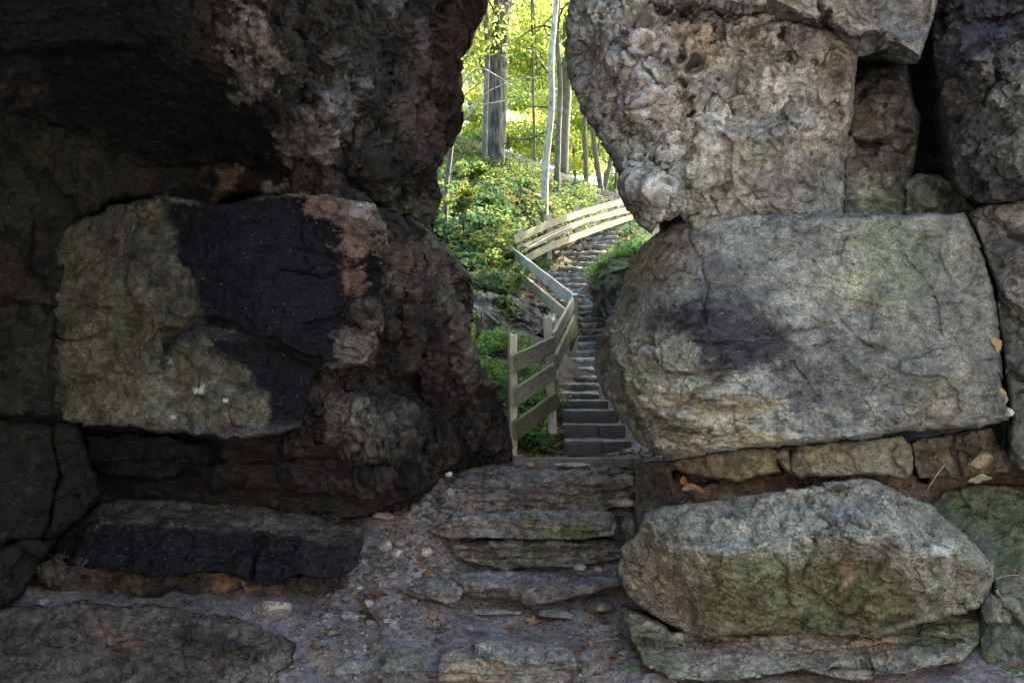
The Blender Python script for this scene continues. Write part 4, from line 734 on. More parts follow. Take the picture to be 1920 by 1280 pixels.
def post(top, zb, w_, d_, parent, seed, mat='post', lean=(0, 0), rz=0, chip=True):
    H = top[2] - zb; P, Q = box_mesh(w_, d_, H, 3, 3, 14, .006, .004, seed)
    if chip: P[:, 2] += (P[:, 2] > H * .97) * (P[:, 0] * .35 + .05 * fbm(P, 20, 2, seed))
    P[:, 0] += (P[:, 2] - H) / H * lean[0]; P[:, 1] += (P[:, 2] - H) / H * lean[1]
    o = mesh_obj('post', P, [Q], M[mat], parent, smooth=False); o.location = np.array([top[0], top[1], zb]) - np.array(parent.location); o.rotation_euler[2] = rz
    return o
ico = None
def ico_mesh(sub=2):
    import bmesh
    bm = bmesh.new(); bmesh.ops.create_icosphere(bm, subdivisions=sub, radius=1); V = np.array([v.co[:] for v in bm.verts]); T = np.array([[v.index for v in f.verts] for f in bm.faces]); bm.free(); return V, T
I1, I2, I3 = ico_mesh(1), ico_mesh(2), ico_mesh(4)
# nearest panel
t = empty('wooden_fence', at(1000, 850, 6.5)); tag(t, 'near fence panel with three weathered boards on two pale split posts at the stair foot', 'fence')
rz = math.atan2(.7, .36)
post(at(961, 626, 6.32), at(965, 872, 6.32)[2], .062, .062, t, 1001, rz=.3)
post(at(1026, 592, 6.98), at(1040, 812, 6.98)[2], .062, .062, t, 1002, lean=(-.05, 0), rz=.3)
for k, (l1, l2, r1, r2, mt) in enumerate([((961, 667), (962, 701), (1041, 630), (1042, 661), 'board'), ((962, 732), (963, 765), (1042, 680), (1043, 711), 'board'), ((965, 794), (967, 829), (1046, 733), (1047, 765), 'board_green')]):
    a_ = at(l1[0], l1[1], 6.15); b_ = at(r1[0], r1[1], 6.85)
    board('board', a_, b_, .142, .034, mt, t, 1010 + k, off=0)
    bo = t.children[-1]
    for (f_, dz) in ((-.43, .045), (-.43, .10), (.40, .045), (.40, .10)):
        V_, T_ = I1; Lb = float(np.linalg.norm(b_ - a_)); nh = mesh_obj('nail_head', V_ * [.006, .004, .006], [T_], M['metal'], bo); nh.location = (f_ * Lb, -.018, -dz)
# going up away
t = empty('wooden_fence', at(1060, 680, 8.0)); tag(t, 'short steep run of rails seen edge-on, joining the near panel to the corner post', 'fence')
board('rail', at(1041, 623, 6.9), at(1077, 557, 9.5), .142, .034, 'board', t, 1021)
board('rail', at(1045, 665, 6.92), at(1080, 589, 9.5), .142, .034, 'board_green', t, 1022)
board('rail', at(1047, 712, 6.94), at(1048, 690, 7.3), .142, .034, 'board_green', t, 1023)
post(at(1077, 552, 9.55), at(1077, 655, 9.55)[2], .08, .08, t, 1024)
# slanting rails back to the left
t = empty('wooden_fence', at(1020, 560, 11.5)); tag(t, 'pair of long rails slanting down from upper left to the corner post in the middle', 'fence')
board('rail', at(959, 464, 14.0), at(1075, 553, 9.5), .15, .04, 'board', t, 1031)
board('rail', at(963, 500, 14.0), at(1058, 580, 9.9), .15, .04, 'board_tan', t, 1032)
# curved upper run
t = empty('wooden_fence', at(1040, 470, 17)); tag(t, 'curved upper fence of three pale rails sweeping up to the right along the stairs', 'fence')
YS_ = [(14.3,), (16.2,), (18.5,), (21,), (23.2,), (26,)]
topr = [(964,444,14.4),(1000,427,15.0),(1031,414,15.8),(1083,396,17.5),(1124,384,18.9),(1165,373.5,20.2),(1205,366,21.8)]
midr = [(970,464,14.5),(1002,449,15.0),(1032,436,15.8),(1083,415,17.5),(1125,402,18.9),(1167,391,20.2),(1207,383,21.8)]
botr = [(965,491,14.4),(1003,470,15.0),(1035,455,15.8),(1086,436,17.5),(1128,421,18.9),(1170,407,20.2),(1210,396,21.8)]
for r_, (run, mt) in enumerate(((topr, 'board_tan'), (midr, 'board_tan'), (botr, 'board_tan'))):
    for k in range(len(run) - 1): board('rail', at(*run[k]), at(*run[k + 1]), .135, .04, mt, t, 1040 + r_ * 10 + k)
for k, (px, py, pb, y) in enumerate([(976,431,470,14.75),(1030,403,482,15.95),(1082,387,442,17.65),(1123,374,428,19.05),(1147,367,419,19.8)]):
    tp = at(px, py, y); post(tp, at(px, pb + 4, y)[2], .09, .09, t, 1070 + k, chip=False)
cv = []
for px, py, y in [(972,476,14.3),(1003,458,14.85),(1033,442,15.6),(1083,420,17.3),(1125,405,18.7),(1170,395,20.0)]: cv.append(at(px, py, y))
def tube(pts, rad, nseg=8, sub=4):
    pts = np.array(pts, float); n = len(pts); r = np.array(rad if hasattr(rad, '__len__') else [rad] * n, float)
    t_ = np.linspace(0, n - 1, (n - 1) * sub + 1); out = []; ro = np.interp(t_, range(n), r)
    for u_ in t_:
        i = min(int(u_), n - 2); f_ = u_ - i; p0 = pts[max(i - 1, 0)]; p1 = pts[i]; p2 = pts[i + 1]; p3 = pts[min(i + 2, n - 1)]
        out.append(.5 * ((2 * p1) + (-p0 + p2) * f_ + (2 * p0 - 5 * p1 + 4 * p2 - p3) * f_ ** 2 + (-p0 + 3 * p1 - 3 * p2 + p3) * f_ ** 3))
    out = np.array(out); T = np.gradient(out, axis=0); T /= np.linalg.norm(T, axis=1, keepdims=True)
    ref = np.array([0, 0, 1.]) if abs(T[:, 2]).mean() < .8 else np.array([0, 1., 0])
    U = np.cross(T, ref); U /= np.linalg.norm(U, axis=1, keepdims=True); W_ = np.cross(T, U)
    an = np.linspace(0, 2 * math.pi, nseg, endpoint=False)
    V = out[:, None] + ro[:, None, None] * (np.cos(an)[None, :, None] * U[:, None] + np.sin(an)[None, :, None] * W_[:, None]); m = len(out)
    V = V.reshape(-1, 3); ix = np.arange(m * nseg).reshape(m, nseg); nx = np.roll(ix, -1, 1)
    Q = np.stack([ix[:-1], nx[:-1], nx[1:], ix[1:]], 2).reshape(-1, 4)
    caps = [ix[0][::-1][None], ix[-1][None]]
    return V, Q, caps
V, Q, cp_ = tube(cv, .012, 6, 3); o = mesh_obj('handrail_pipe', V - np.array(t.location), [Q, *cp_], M['metal'], t)
# far rail
t = empty('wooden_fence', at(1010, 330, 26)); tag(t, 'far grey single-rail fence running down the hillside behind the trees', 'fence')
fr = [(845,252,20.5),(900,266,21.0),(960,286,21.8),(1020,309,22.6),(1080,335,23.6),(1130,355,24.3),(1175,366,25)]
for k in range(len(fr) - 1): board('rail', at(*fr[k]), at(*fr[k + 1]), .17, .06, 'bark_grey', t, 1100 + k)
for k, (px, py, y) in enumerate([(900,268,21.1),(985,300,22.2),(1076,334,23.6),(1150,354,24.7)]): post(at(px, py, y), at(px, py, y)[2] - 1.0, .1, .1, t, 1110 + k, mat='bark_grey', chip=False)

# ================================================================== TREES
def leaf_cloud(centers, radii, n, size, cols, seed, flat=.5, up=.5):
    """n small folded leaves scattered in clumps; returns V, quads, colours"""
    rs = np.random.RandomState(seed); centers = np.array(centers); radii = np.array(radii)
    k = rs.choice(len(centers), n, p=radii[:, 0] ** 2 / (radii[:, 0] ** 2).sum()); d = rs.normal(size=(n, 3)); d /= np.linalg.norm(d, axis=1, keepdims=True); d *= (rs.rand(n, 1) ** .45)
    p = centers[k] + d * radii[k]
    nrm = rs.normal(size=(n, 3)) * .8 + np.array([0, 0, up]); nrm /= np.linalg.norm(nrm, axis=1, keepdims=True)
    a = rs.normal(size=(n, 3)); u = np.cross(nrm, a); u /= np.linalg.norm(u, axis=1, keepdims=True); v = np.cross(nrm, u)
    s = size * rs.uniform(.55, 1.25, (n, 1))
    V = np.stack([p - u * s * .55, p - v * s * .36 + nrm * s * .10 - u * s * .05, p + u * s * .55, p + v * s * .36 + nrm * s * .10 - u * s * .05], 1).reshape(-1, 3)
    Q = np.arange(n * 4).reshape(n, 4); Q1 = Q[:, [0, 1, 2]]; Q2 = Q[:, [0, 2, 3]]
    cols = np.array(cols); cl = rs.rand(len(centers)); t_ = np.clip(cl[k] + rs.normal(size=n) * .22, 0, .999) * (len(cols) - 1); i = t_.astype(int); f_ = (t_ - i)[:, None]
    c = cols[i] * (1 - f_) + cols[np.minimum(i + 1, len(cols) - 1)] * f_; c = c * rs.uniform(.7, 1.25, (n, 1))
    return V, np.concatenate([Q1, Q2]), np.repeat(c, 4, 0)
def tree(label, path, w0, w1, mat, crown, seed, leaves=7000, size=.115, group='trees behind the gap', name='tree', bumps=.05, cols=None, twig=5):
    """path: list of (px,py,y) up the trunk; crown: list of (centre xyz, radius xyz)"""
    pts = [at(*p) for p in path]; y = path[0][2]
    base = pts[0].copy(); base[2] = float(GZ(np.array([base[0]]), np.array([base[1]]))[0]) - .15
    if base[2] < pts[0][2] - .05: pts = [base] + pts
    # carry on upward past the frame
    d = pts[-1] - pts[-2]; d /= np.linalg.norm(d); d = d * .7 + np.array([0, 0, .3]); pts += [pts[-1] + d * 4, pts[-1] + d * 8 + np.array([.2, 0, 0])]
    n = len(pts); rad = np.linspace(w0 / F * y / 2, w1 / F * y / 2 * .6, n); rad[0] *= 1.25
    t = empty(name, base); tag(t, label, 'tree', group); b0 = np.array(base)
    NS = 44 if w0 > 30 else 18; V, Q, cp_ = tube(pts, rad, NS, 26 if w0 > 30 else 8)
    cen = V.reshape(-1, NS, 3).mean(1, keepdims=True); nrm = (V.reshape(-1, NS, 3) - cen); rr = np.linalg.norm(nrm, axis=2, keepdims=True)
    disp = (1 + bumps * 4 * fbm(V * [1, 1, .3], 6, 3, seed).reshape(-1, NS, 1) + bumps * 2 * fbm(V, 2, 2, seed + 1).reshape(-1, NS, 1) + (bumps * 3.2 * fbm(V * [1, 1, .16], 13, 3, seed + 2, ridged=True).reshape(-1, NS, 1) if w0 > 30 else 0)); V = (cen + nrm * disp).reshape(-1, 3)
    mesh_obj('trunk', V - b0, [Q, *cp_], M[mat], t)
    rs = np.random.RandomState(seed)
    if crown:
        for k in range(twig):
            i = rs.randint(max(1, n // 3), n - 1); f_ = rs.rand(); p0 = pts[i] * (1 - f_) + pts[i + 1 if i + 1 < n else i] * f_; c, r_ = crown[rs.randint(len(crown))]
            e = np.array(c) + rs.normal(size=3) * np.array(r_) * .5; m_ = (p0 + e) / 2 + rs.normal(size=3) * .25 + [0, 0, .3]
            V, Q, cp_ = tube([p0, m_, e], [rad[min(i, n - 1)] * .4, .03, .012], 6, 5); mesh_obj('limb', V - b0, [Q, *cp_], M[mat], t)
        cc, rr_ = [], []
        for c, r_ in crown:
            for _ in range(16):
                d = rs.normal(size=3); d /= np.linalg.norm(d); cc.append(np.array(c) + d * np.array(r_) * rs.rand() ** .4 * .85); s_ = rs.uniform(.5, 1.15); rr_.append((s_, s_, s_ * .4))
        V, T, cl = leaf_cloud(cc, rr_, int(leaves * (1.5 if size < .13 else 1)), size, cols or LEAFC, seed); mesh_obj('crown', V - b0, [T], M['leaf'], t, col=cl, smooth=False)
    return t
LEAFC = [(.14,.22,.06), (.25,.33,.10), (.40,.45,.15), (.55,.55,.19), (.66,.60,.24)]  # leaf colours paled to stand in for backlit haze
def cr(px, py, y, rx, rz): return (tuple(at(px, py, y)), (rx, rx, rz))
tree('massive dark furrowed double trunk at the upper left of the gap', [(926,302,19.5),(931,200,19.5),(934,100,19.6),(943,10,19.7),(952,-60,19.8)], 38, 36, 'bark_dark', [cr(900,-300,20,3.5,2.5), cr(1000,-150,20,3,1.6),cr(880,80,22,1.6,1.2)], 2001, 9000, bumps=.07)
tree('slim brown stem rising against the left side of the massive dark trunk', [(908,303,19.0),(911,200,19.0),(914,80,19.1),(908,-20,19.1)], 12, 11, 'bark_grey', [cr(860,-120,19,2,1.2),cr(870,60,19.3,1.0,.6)], 2002, 3000)
tree('white peeling dead trunk, pale and slightly crooked, in the middle of the gap', [(1021,384,17.6),(1024,300,17.6),(1034,200,17.6),(1034,110,17.7),(1041,30,17.8),(1046,-40,17.8)], 15, 12, 'bark_pale', None, 2003, name='dead_tree')
tree('straight grey trunk just right of the white dead one', [(1044,352,21),(1047,250,21),(1050,160,21.1),(1044,60,21.2),(1048,-30,21.2)], 13, 10, 'bark_grey', [cr(1100,-200,22,3.5,2),cr(1130,20,22,1.4,1.0)], 2005, 8000)
tree('thin brown trunk between the white dead tree and the right rock', [(1064,350,26),(1060,240,26),(1058,140,26.2),(1062,0,26.3)], 10, 7, 'bark_dark', [cr(1060,0,27,3,2.5),cr(1120,150,27,2,1.6)], 2007, 9000)
tree('thin grey sapling trunk left of the white dead tree', [(1003,324,24),(1002,270,24),(1000,180,24),(998,60,24)], 7, 5, 'bark_grey', [cr(980,120,25,2,1.5),cr(1000,30,25,2.2,1.5)], 2009, 7000)
tree('leaning trunk, left arm of the pair crossing near the right rock', [(1128,362,30),(1120,310,30),(1112,250,30),(1104,150,30)], 13, 9, 'bark_grey', [cr(1090,200,31,3,2),cr(1060,60,31,3,2)], 2011, 9000)
tree('leaning trunk, right arm of the pair crossing near the right rock', [(1131,364,31),(1143,310,31),(1152,250,31),(1160,150,31)], 11, 8, 'bark_grey', [cr(1150,200,32,3,2),cr(1180,60,32,3,2)], 2013, 9000)
tree('short pale trunk standing left of the crossing pair', [(1099,358,29),(1098,300,29),(1094,200,29),(1090,60,29)], 12, 9, 'bark_grey', [cr(1000,180,34,3,2.5),cr(1100,120,33,3,2)], 2015, 9000)
tree('dark thin trunk at the far right of the forest view', [(1153,368,29),(1156,310,29),(1158,200,29),(1160,60,29)], 6, 5, 'bark_dark', [cr(1160,240,36,3,2.5)], 2017, 7000)
tree('pale slender trunk far behind on the left of the white dead tree', [(988,325,36),(985,280,36),(985,180,36),(988,60,36)], 7, 6, 'bark_grey', [cr(960,240,37,4,2.5),cr(940,100,38,4,3)], 2019, 12000, size=.2)
tree('faint far trunk with yellow foliage behind the crossing pair', [(1080,356,38),(1076,290,38),(1078,180,38),(1080,60,38)], 7, 6, 'bark_grey', [cr(1060,270,40,4,2.5),cr(1050,120,40,4,3)], 2021, 12000, size=.2)
rsT = np.random.RandomState(5)
farl = ['far low leafy tree just above the far fence','far low leafy tree behind the white dead trunk','far low leafy tree behind the slope at the left rock edge','far leafy tree glowing yellow behind the massive dark trunk','far leafy tree filling the lower middle of the forest view','far leafy tree filling the right of the forest view','far leafy tree at the top middle of the forest view',
        'far leafy tree at the top right of the forest view','far leafy tree low on the left, just over the hillside','far leafy tree low on the right, over the far fence','far leafy tree high on the left beside the overhanging rock']
for k, (px, py, y) in enumerate([(1120,325,36),(1020,318,37),(770,270,36),(880,160,46),(1000,240,48),(1130,230,48),(1020,80,50),(1140,90,50),(940,285,44),(1100,320,44),(880,30,44)]):
    xx = at(px, py, y); zb = float(GZ0(np.array([xx[0]]), np.array([y]))[0]); pb = 640 - (zb - EYE) / y * F
    tree(farl[k], [(px + 10, pb, y), (px + 5, (pb + py) / 2, y), (px, py, y)], 8, 6, 'bark_grey', [((xx[0], y, xx[2]), (5.0, 3.5, 3.4)), ((xx[0] + 1, y + 2, xx[2] + 4), (4.5, 3, 3))], 2100 + k * 3, 7500, size=.2)
# trees added with crowns outside the view, to keep sun off the gully
offl = ['dense low-branched tree leaning over the right cliff towards the stairs','broad tree above the right cliff, its crown over the gully','tall tree on the left slope beyond the cliff','tall tree on the right slope beyond the cliff','tall tree high above the stairs','tall tree high above the left slope']
for k, (x, y, zc) in enumerate([(7.5,17.5,11.5),(7.5,13,10.5),(-8,19,15),(11,19,14),(1.5,24,18),(-5,26,18)]):
    zb = float(GZ0(np.array([x]), np.array([y]))[0]); s_ = at(960, 640, y)
    def px_(X_, Z_, Y_): return (960 + X_ / Y_ * F, 640 - (Z_ - EYE) / Y_ * F, Y_)
    tree(offl[k], [px_(x, zb, y), px_(x + .2, (zb + zc) / 2, y), px_(x, zc - 1, y)], 45 * 12 / y, 25, 'bark_grey', [((x, y, zc), (4.6, 4.6, 2.6)), ((x + 2, y - 2, zc + 2.5), (4, 4, 2))], 2200 + k * 3, (9000 if k == 0 else 4500), size=.3, group='trees around the gully')
# bare curving branches in front of the forest: a leafless sapling rooted behind the left rock
t = empty('bare_sapling', at(835, 420, 14)); tag(t, 'leafless grey sapling with long arching twigs reaching right in front of the dark trunk', 'sapling')
def branch(pts, r0, r1, nm='branch', mt='bark_pale', par=None):
    pts = [at(*p) for p in pts]; V, Q, cp_ = tube(pts, np.linspace(r0, r1, len(pts)), 6, 6); V = V + .012 * np.stack([fbm(V, 6, 2, 5), fbm(V, 6, 2, 6), fbm(V, 6, 2, 7)], 1); mesh_obj(nm, V - np.array((par or t).location), [Q, *cp_], M[mt], par or t)
branch([(835,425,14),(838,340,14),(850,250,14),(858,170,14),(862,60,14)], .05, .03, 'stem', 'bark_grey')
branch([(846,270,14),(870,225,14),(905,180,14),(960,152,14.1),(1010,145,14.2)], .018, .006)
branch([(856,180,14),(880,140,14),(905,130,14),(935,145,14.1),(965,165,14.1)], .018, .006)
branch([(848,255,14),(890,205,14),(930,192,14.1),(985,182,14.2),(993,160,14.2)], .016, .005)
branch([(862,120,14),(885,105,14),(905,150,14),(925,180,14)], .012, .004, mt='bark_dark')
branch([(838,340,14),(860,300,14),(880,310,14)], .012, .004)
branch([(880,215,14),(868,180,14),(876,150,14)], .008, .003)
branch([(905,180,14),(903,160,14),(912,140,14)], .007, .003)
# thin dark boughs across the forest
t = empty('hanging_bough', at(1030, 250, 17.2)); tag(t, 'thin dark boughs arching left from behind the white dead trunk', 'branch')
for L_ in ([(1040,235,17.9),(1000,258,17.9),(960,262,17.9),(940,275,17.9)],[(1036,145,17.9),(1016,120,17.9),(1000,96,17.9),(985,90,17.9)],[(1046,60,17.9),(1020,48,17.9),(990,60,17.9),(965,80,17.9)],[(1042,202,17.9),(1010,200,17.9),(980,198,17.9)],[(1036,70,17.9),(1025,62,17.9),(1018,40,17.9)]):
    branch(L_, .03, .008, 'bough', 'bark_dark', t)
# fallen reddish log on the hillside
t = empty('fallen_log', at(985, 368, 18.4)); tag(t, 'rotten reddish-brown log lying on the slope left of the white dead trunk', 'log')
V, Q, cp_ = tube([at(940,345,18.9), at(968,358,18.6), at(1010,376,18.2), at(1030,388,18)], [.10,.13,.13,.09], 12, 8); V += .03 * np.stack([fbm(V,5,3,8), fbm(V,5,3,9), fbm(V,5,3,10)], 1)
M['log'] = wood_material('rotten_log', (.07,.03,.02), (.20,.09,.055), (1,1,1), bump=1); mesh_obj('trunk', V - np.array(t.location), [Q, *cp_], M['log'], t)

# ================================================================== UNDERGROWTH
HERB = [(.04,.075,.045), (.065,.115,.065), (.10,.15,.08), (.15,.19,.09), (.26,.25,.11)]
def on_view(rs, n, pxr, pyr_y):
    x0, x1 = pxr; y0, y1 = pyr_y; y = rs.uniform(y0, y1, n); px = rs.uniform(x0, x1, n); x = (px - 960) / F * y; return x, y
def cover(name, label, n_cl, per, region, size, cols, seed, hgt=.35, path_clear=True, kind='stuff'):
    rs = np.random.RandomState(seed); x, y = region(rs, n_cl)
    if path_clear:
        sx = np.interp(y, [s[2] for s in STAIR], [(s[0] - 960) / F * s[2] for s in STAIR]); shw = np.interp(y, [s[2] for s in STAIR], [s[3] / F * s[2] for s in STAIR])
        k = (np.abs(x - sx) > shw + .12) | (y < 8); x, y = x[k], y[k]
    z = GZ(x, y); dens = fbm(np.stack([x, y, 0 * x], 1), .9, 2, seed + 5); k = dens > -.22; x, y, z = x[k], y[k], z[k]
    h = hgt * rs.uniform(.3, 1.2, len(x)); cc = np.stack([x, y, z + h * .55], 1); r_ = np.stack([h * .75 + .05, h * .75 + .05, h * .5], 1)
    V, T, cl = leaf_cloud(cc, r_, int(len(x) * per), size, cols, seed + 1, up=1.3)
    o = mesh_obj(name, V, [T], M['herb'], col=cl, smooth=False); recenter(o); tag(o, label, 'undergrowth', kind=kind); return o
def reg_hill(rs, n):
    y = 10.5 + (rs.rand(n) ** .8) * 19; pxr = np.interp(y, [10.5, 13.5, 14.5, 17, 19, 22, 30], [960, 965, 990, 1040, 1080, 1150, 1200]); px = 760 + rs.rand(n) * (pxr - 760); return (px - 960) / F * y, y
def reg_right(rs, n):
    y = rs.uniform(13, 26, n); lo = np.interp(y, [s[2] for s in STAIR], [s[0] + s[3] for s in STAIR]); px = lo + rs.rand(n) * (1330 - lo); return (px - 960) / F * y, y
def reg_near(rs, n):
    y = rs.uniform(6.9, 9.9, n); px = 850 + rs.rand(n) * (np.interp(y, [6.9, 8, 9.9], [1020, 1030, 1052]) - 850); return (px - 960) / F * y, y
def reg_low(rs, n):
    x, y = reg_hill(rs, n * 2); k = y < 17.5 + rs.normal(size=len(y)) * 1.2; return x[k], y[k]
def reg_up(rs, n):
    x, y = reg_hill(rs, n * 2); k = y > 16.5 + rs.normal(size=len(y)) * 1.5; return x[k], y[k]
cover('undergrowth', 'dense dark green herb layer with larger leaves on the lower hillside left of the stairs', 760, 30, reg_low, .105, [(.035,.07,.04), (.055,.11,.055), (.08,.14,.065), (.12,.18,.07), (.24,.23,.08)], 3001, hgt=.30)
cover('undergrowth', 'paler yellowing fine-leaved plants on the upper hillside below the far rail', 1300, 30, reg_up, .075, [(.06,.10,.05), (.10,.15,.06), (.16,.20,.07), (.26,.26,.09)], 3031, hgt=.30)
cover('undergrowth', 'bright low plants along the right side of the upper stairs', 600, 20, reg_right, .06, HERB[:4], 3011, hgt=.2)
cover('undergrowth', 'small leafy weeds on the bank behind the near fence panel', 230, 60, reg_near, .045, [(.05,.13,.05),(.08,.17,.06),(.14,.24,.06),(.22,.30,.06)], 3021, hgt=.16)
# plants on the mossy boulder
rs = np.random.RandomState(31); cc = []; 
for _ in range(90):
    u = rs.rand(); px = 1104 + u * 110 + rs.normal() * 5; py = 512 - u * 62 + rs.normal() * 7; cc.append(at(px, py, 11.45 + rs.rand() * .3))
V, T, cl = leaf_cloud(cc, [(.10, .10, .07)] * len(cc), 2600, .04, [(.16,.27,.10),(.22,.33,.12),(.30,.38,.14)], 33, up=.8); o = mesh_obj('undergrowth', V, [T], M['herb'], col=cl, smooth=False); recenter(o); tag(o, 'fresh green tufts growing on top of the mossy boulder', 'undergrowth', kind='stuff')
# individual shrubs and saplings
def shrub(label, px, py, y, w_, h_, n, size, cols, seed, name='shrub'):
    rs = np.random.RandomState(seed); b = at(px, py, y); t = empty(name, b); tag(t, label, 'shrub')
    cc = []; 
    for k in range(5):
        e = np.array([rs.normal() * w_ * .35, rs.normal() * w_ * .3, h_ * rs.uniform(.5, 1)]); V, Q, cp_ = tube([(0, 0, -.1), e * .5 + rs.normal(size=3) * .03, e], [.012, .008, .004], 5, 3); mesh_obj('stem', V, [Q, *cp_], M['bark_grey'], t)
        for _ in range(5): cc.append(e * rs.uniform(.45, 1.05) + rs.normal(size=3) * w_ * .14)
    V, T, cl = leaf_cloud(cc, [(w_ * .2, w_ * .2, w_ * .1)] * len(cc), n, size, cols, seed, up=.9); mesh_obj('foliage', V, [T], M['herb'], t, col=cl, smooth=False)
YEL = [(.10,.16,.05), (.18,.22,.06), (.30,.28,.08)]
shrub('yellow-leaved sapling at the left rock edge on the hillside', 870, 420, 13.6, .55, 1.0, 500, .09, YEL, 41, 'sapling')
shrub('yellow-green bush under the massive dark trunk', 885, 345, 17, .8, .35, 700, .12, YEL[:2] + [(.12,.2,.04)], 42)
shrub('yellowing low bush in the middle of the hillside', 905, 470, 13.2, .5, .3, 350, .08, YEL, 43)
shrub('yellow-tipped bush at the left end of the slanting rails', 925, 505, 12.8, .5, .35, 350, .08, YEL, 44)
shrub('leafy yellow-green bush below the left end of the slanting rails', 940, 548, 12.0, .6, .32, 600, .07, [(.07,.15,.04),(.14,.22,.05),(.35,.33,.05)], 45)
shrub('green bush hanging over the layered rock face', 915, 556, 11.5, .6, .35, 600, .07, HERB[1:4], 46)
shrub('small bright green plant on the left rock edge beside the passage', 893, 615, 7.6, .10, .16, 60, .035, [(.14,.3,.05),(.25,.4,.07)], 47, 'plant')
shrub('small yellow-green plant under the joint of the steep rails', 1070, 642, 9.4, .2, .2, 90, .05, [(.18,.26,.05),(.35,.38,.06)], 48, 'plant')
shrub('yellow-green plant beside the fourth stone step', 1052, 770, 8.0, .14, .12, 70, .04, [(.10,.18,.05),(.2,.26,.06)], 49, 'plant')
shrub('dead brown-grey bush hanging below the slanting rails', 955, 400, 16.5, .7, .45, 400, .09, [(.10,.12,.05),(.2,.16,.06)], 50)
for k, (px, py, y, lb) in enumerate([(1176,1262,4.02,'small three-leaved green seedling beside the base stone at the bottom'),(1898,1270,3.75,'green seedling in the bottom right corner'),(1778,960,4.3,'green leaf sprig at the right end of the bench-like boulder'),(757,985,5.2,'tiny green sprout among rubble left of the block step')]):
    t = empty('seedling', at(px, py, y)); tag(t, lb, 'plant'); rs = np.random.RandomState(60 + k)
    for j in range(3):
        an = j * 2.1 + rs.rand(); L = (.045, .05, .05, .022)[k]; d = np.array([math.cos(an), math.sin(an) * .8, .25 + .4 * rs.rand()]); sd = np.array([-math.sin(an), math.cos(an), .1])
        a0 = np.array([0, 0, .01]); pts = [a0 + d * L * .2, a0 + d * L * .6 - sd * L * .42, a0 + d * L * 1.0 - sd * L * .3, a0 + d * L * 1.35 - [0, 0, .008], a0 + d * L * 1.0 + sd * L * .3, a0 + d * L * .6 + sd * L * .42, a0 + d * L * .75 - [0, 0, .006]]
        Tn = [[6, i, i + 1] for i in range(5)] + [[6, 5, 0]]; mesh_obj('leaf', pts, [Tn], M['herb'], t, col=np.tile([.07, .17, .05], (7, 1)), smooth=False)
    V, Q, cp_ = tube([(0, 0, -.05), (0, 0, .02)], [.002, .0015], 5, 2); mesh_obj('stem', V, [Q, *cp_], M['herb'], t, col=np.tile([.07, .15, .05], (len(V), 1)))

# ================================================================== RUBBLE, STONES, LEAVES
def chip(V, seed, k=7, amt=.6):
    rs = np.random.RandomState(seed); V = V.copy()
    for _ in range(k):
        n = rs.normal(size=3); n /= np.linalg.norm(n); d = (V @ n); lim = rs.uniform(.45, .85); V -= np.outer(np.clip(d - lim, 0, 9), n)
    return V
def scatter(name, label, n, region, srange, seed, proto=None, pw=4, cols=((.19,.175,.16),(.30,.285,.265),(.135,.12,.105))):
    rs = np.random.RandomState(seed); x, y = region(rs, n); n = len(x); z = GZ(x, y); s = srange[0] + (srange[1] - srange[0]) * rs.rand(n) ** pw
    proto = proto or I1; protos = [chip(proto[0], 77 + i, 7) for i in range(8)]; Vs, Ts, Cs = [], [], []; nv = len(proto[0])
    for i in range(n):
        P = protos[i % 8] * np.array([1, rs.uniform(.6, 1), rs.uniform(.35, .8)]) * s[i]; a_ = rs.rand() * 6.28; c, s_ = math.cos(a_), math.sin(a_); P = P @ np.array([[c, s_, 0], [-s_, c, 0], [0, 0, 1]])
        Vs.append(P + [x[i], y[i], z[i] + s[i] * .15]); Ts.append(proto[1] + i * nv); c0 = np.array(cols[rs.choice(3, p=[.45, .2, .35])]) * rs.uniform(.7, 1.2); Cs.append(np.tile(c0, (nv, 1)))
    o = mesh_obj(name, np.concatenate(Vs), [np.concatenate(Ts)], M['rock'], col=np.concatenate(Cs), smooth=False); recenter(o); tag(o, label, 'gravel', kind='stuff')
def reg_rubble(rs, n):
    y = rs.uniform(4.2, 6.05, n); lo = np.interp(y, [4.2, 4.8, 5.3, 5.7, 6.1], [-1.25, -1.15, -.85, -.62, -.35]); hi = np.interp(y, [4.2, 4.8, 5.3, 6.1], [.62, .74, .8, .95])
    u = rs.rand(n); u = np.where(rs.rand(n) < .55, u * .45, u); return lo + u * (hi - lo), y
scatter('rubble', 'pale gravel and rock chips strewn over the clay floor', 3600, reg_rubble, (.003, .022), 71)
def reg_talus(rs, n):
    y = rs.uniform(4.6, 6.0, n); lo = np.interp(y, [4.6, 5.3, 5.7, 6.1], [-1.15, -.85, -.62, -.35]); return lo + rs.rand(n) ** 1.3 * .5, y
scatter('rubble', 'broken grey rock fragments heaped against the foot of the left wall beside the steps', 230, reg_talus, (.018, .055), 72, I2, 2)
def reg_edge(rs, n):
    y = rs.uniform(4.2, 5.9, n); return np.interp(y, [4.2, 5.0, 5.9], [.55, .70, .85]) + rs.normal(size=n) * .06, y
scatter('rubble', 'broken grey rock fragments between the steps and the bench-like boulder', 110, reg_edge, (.012, .04), 73, I2, 2)
SC = [(.24,.225,.205), (.32,.30,.275), (.18,.165,.15)]
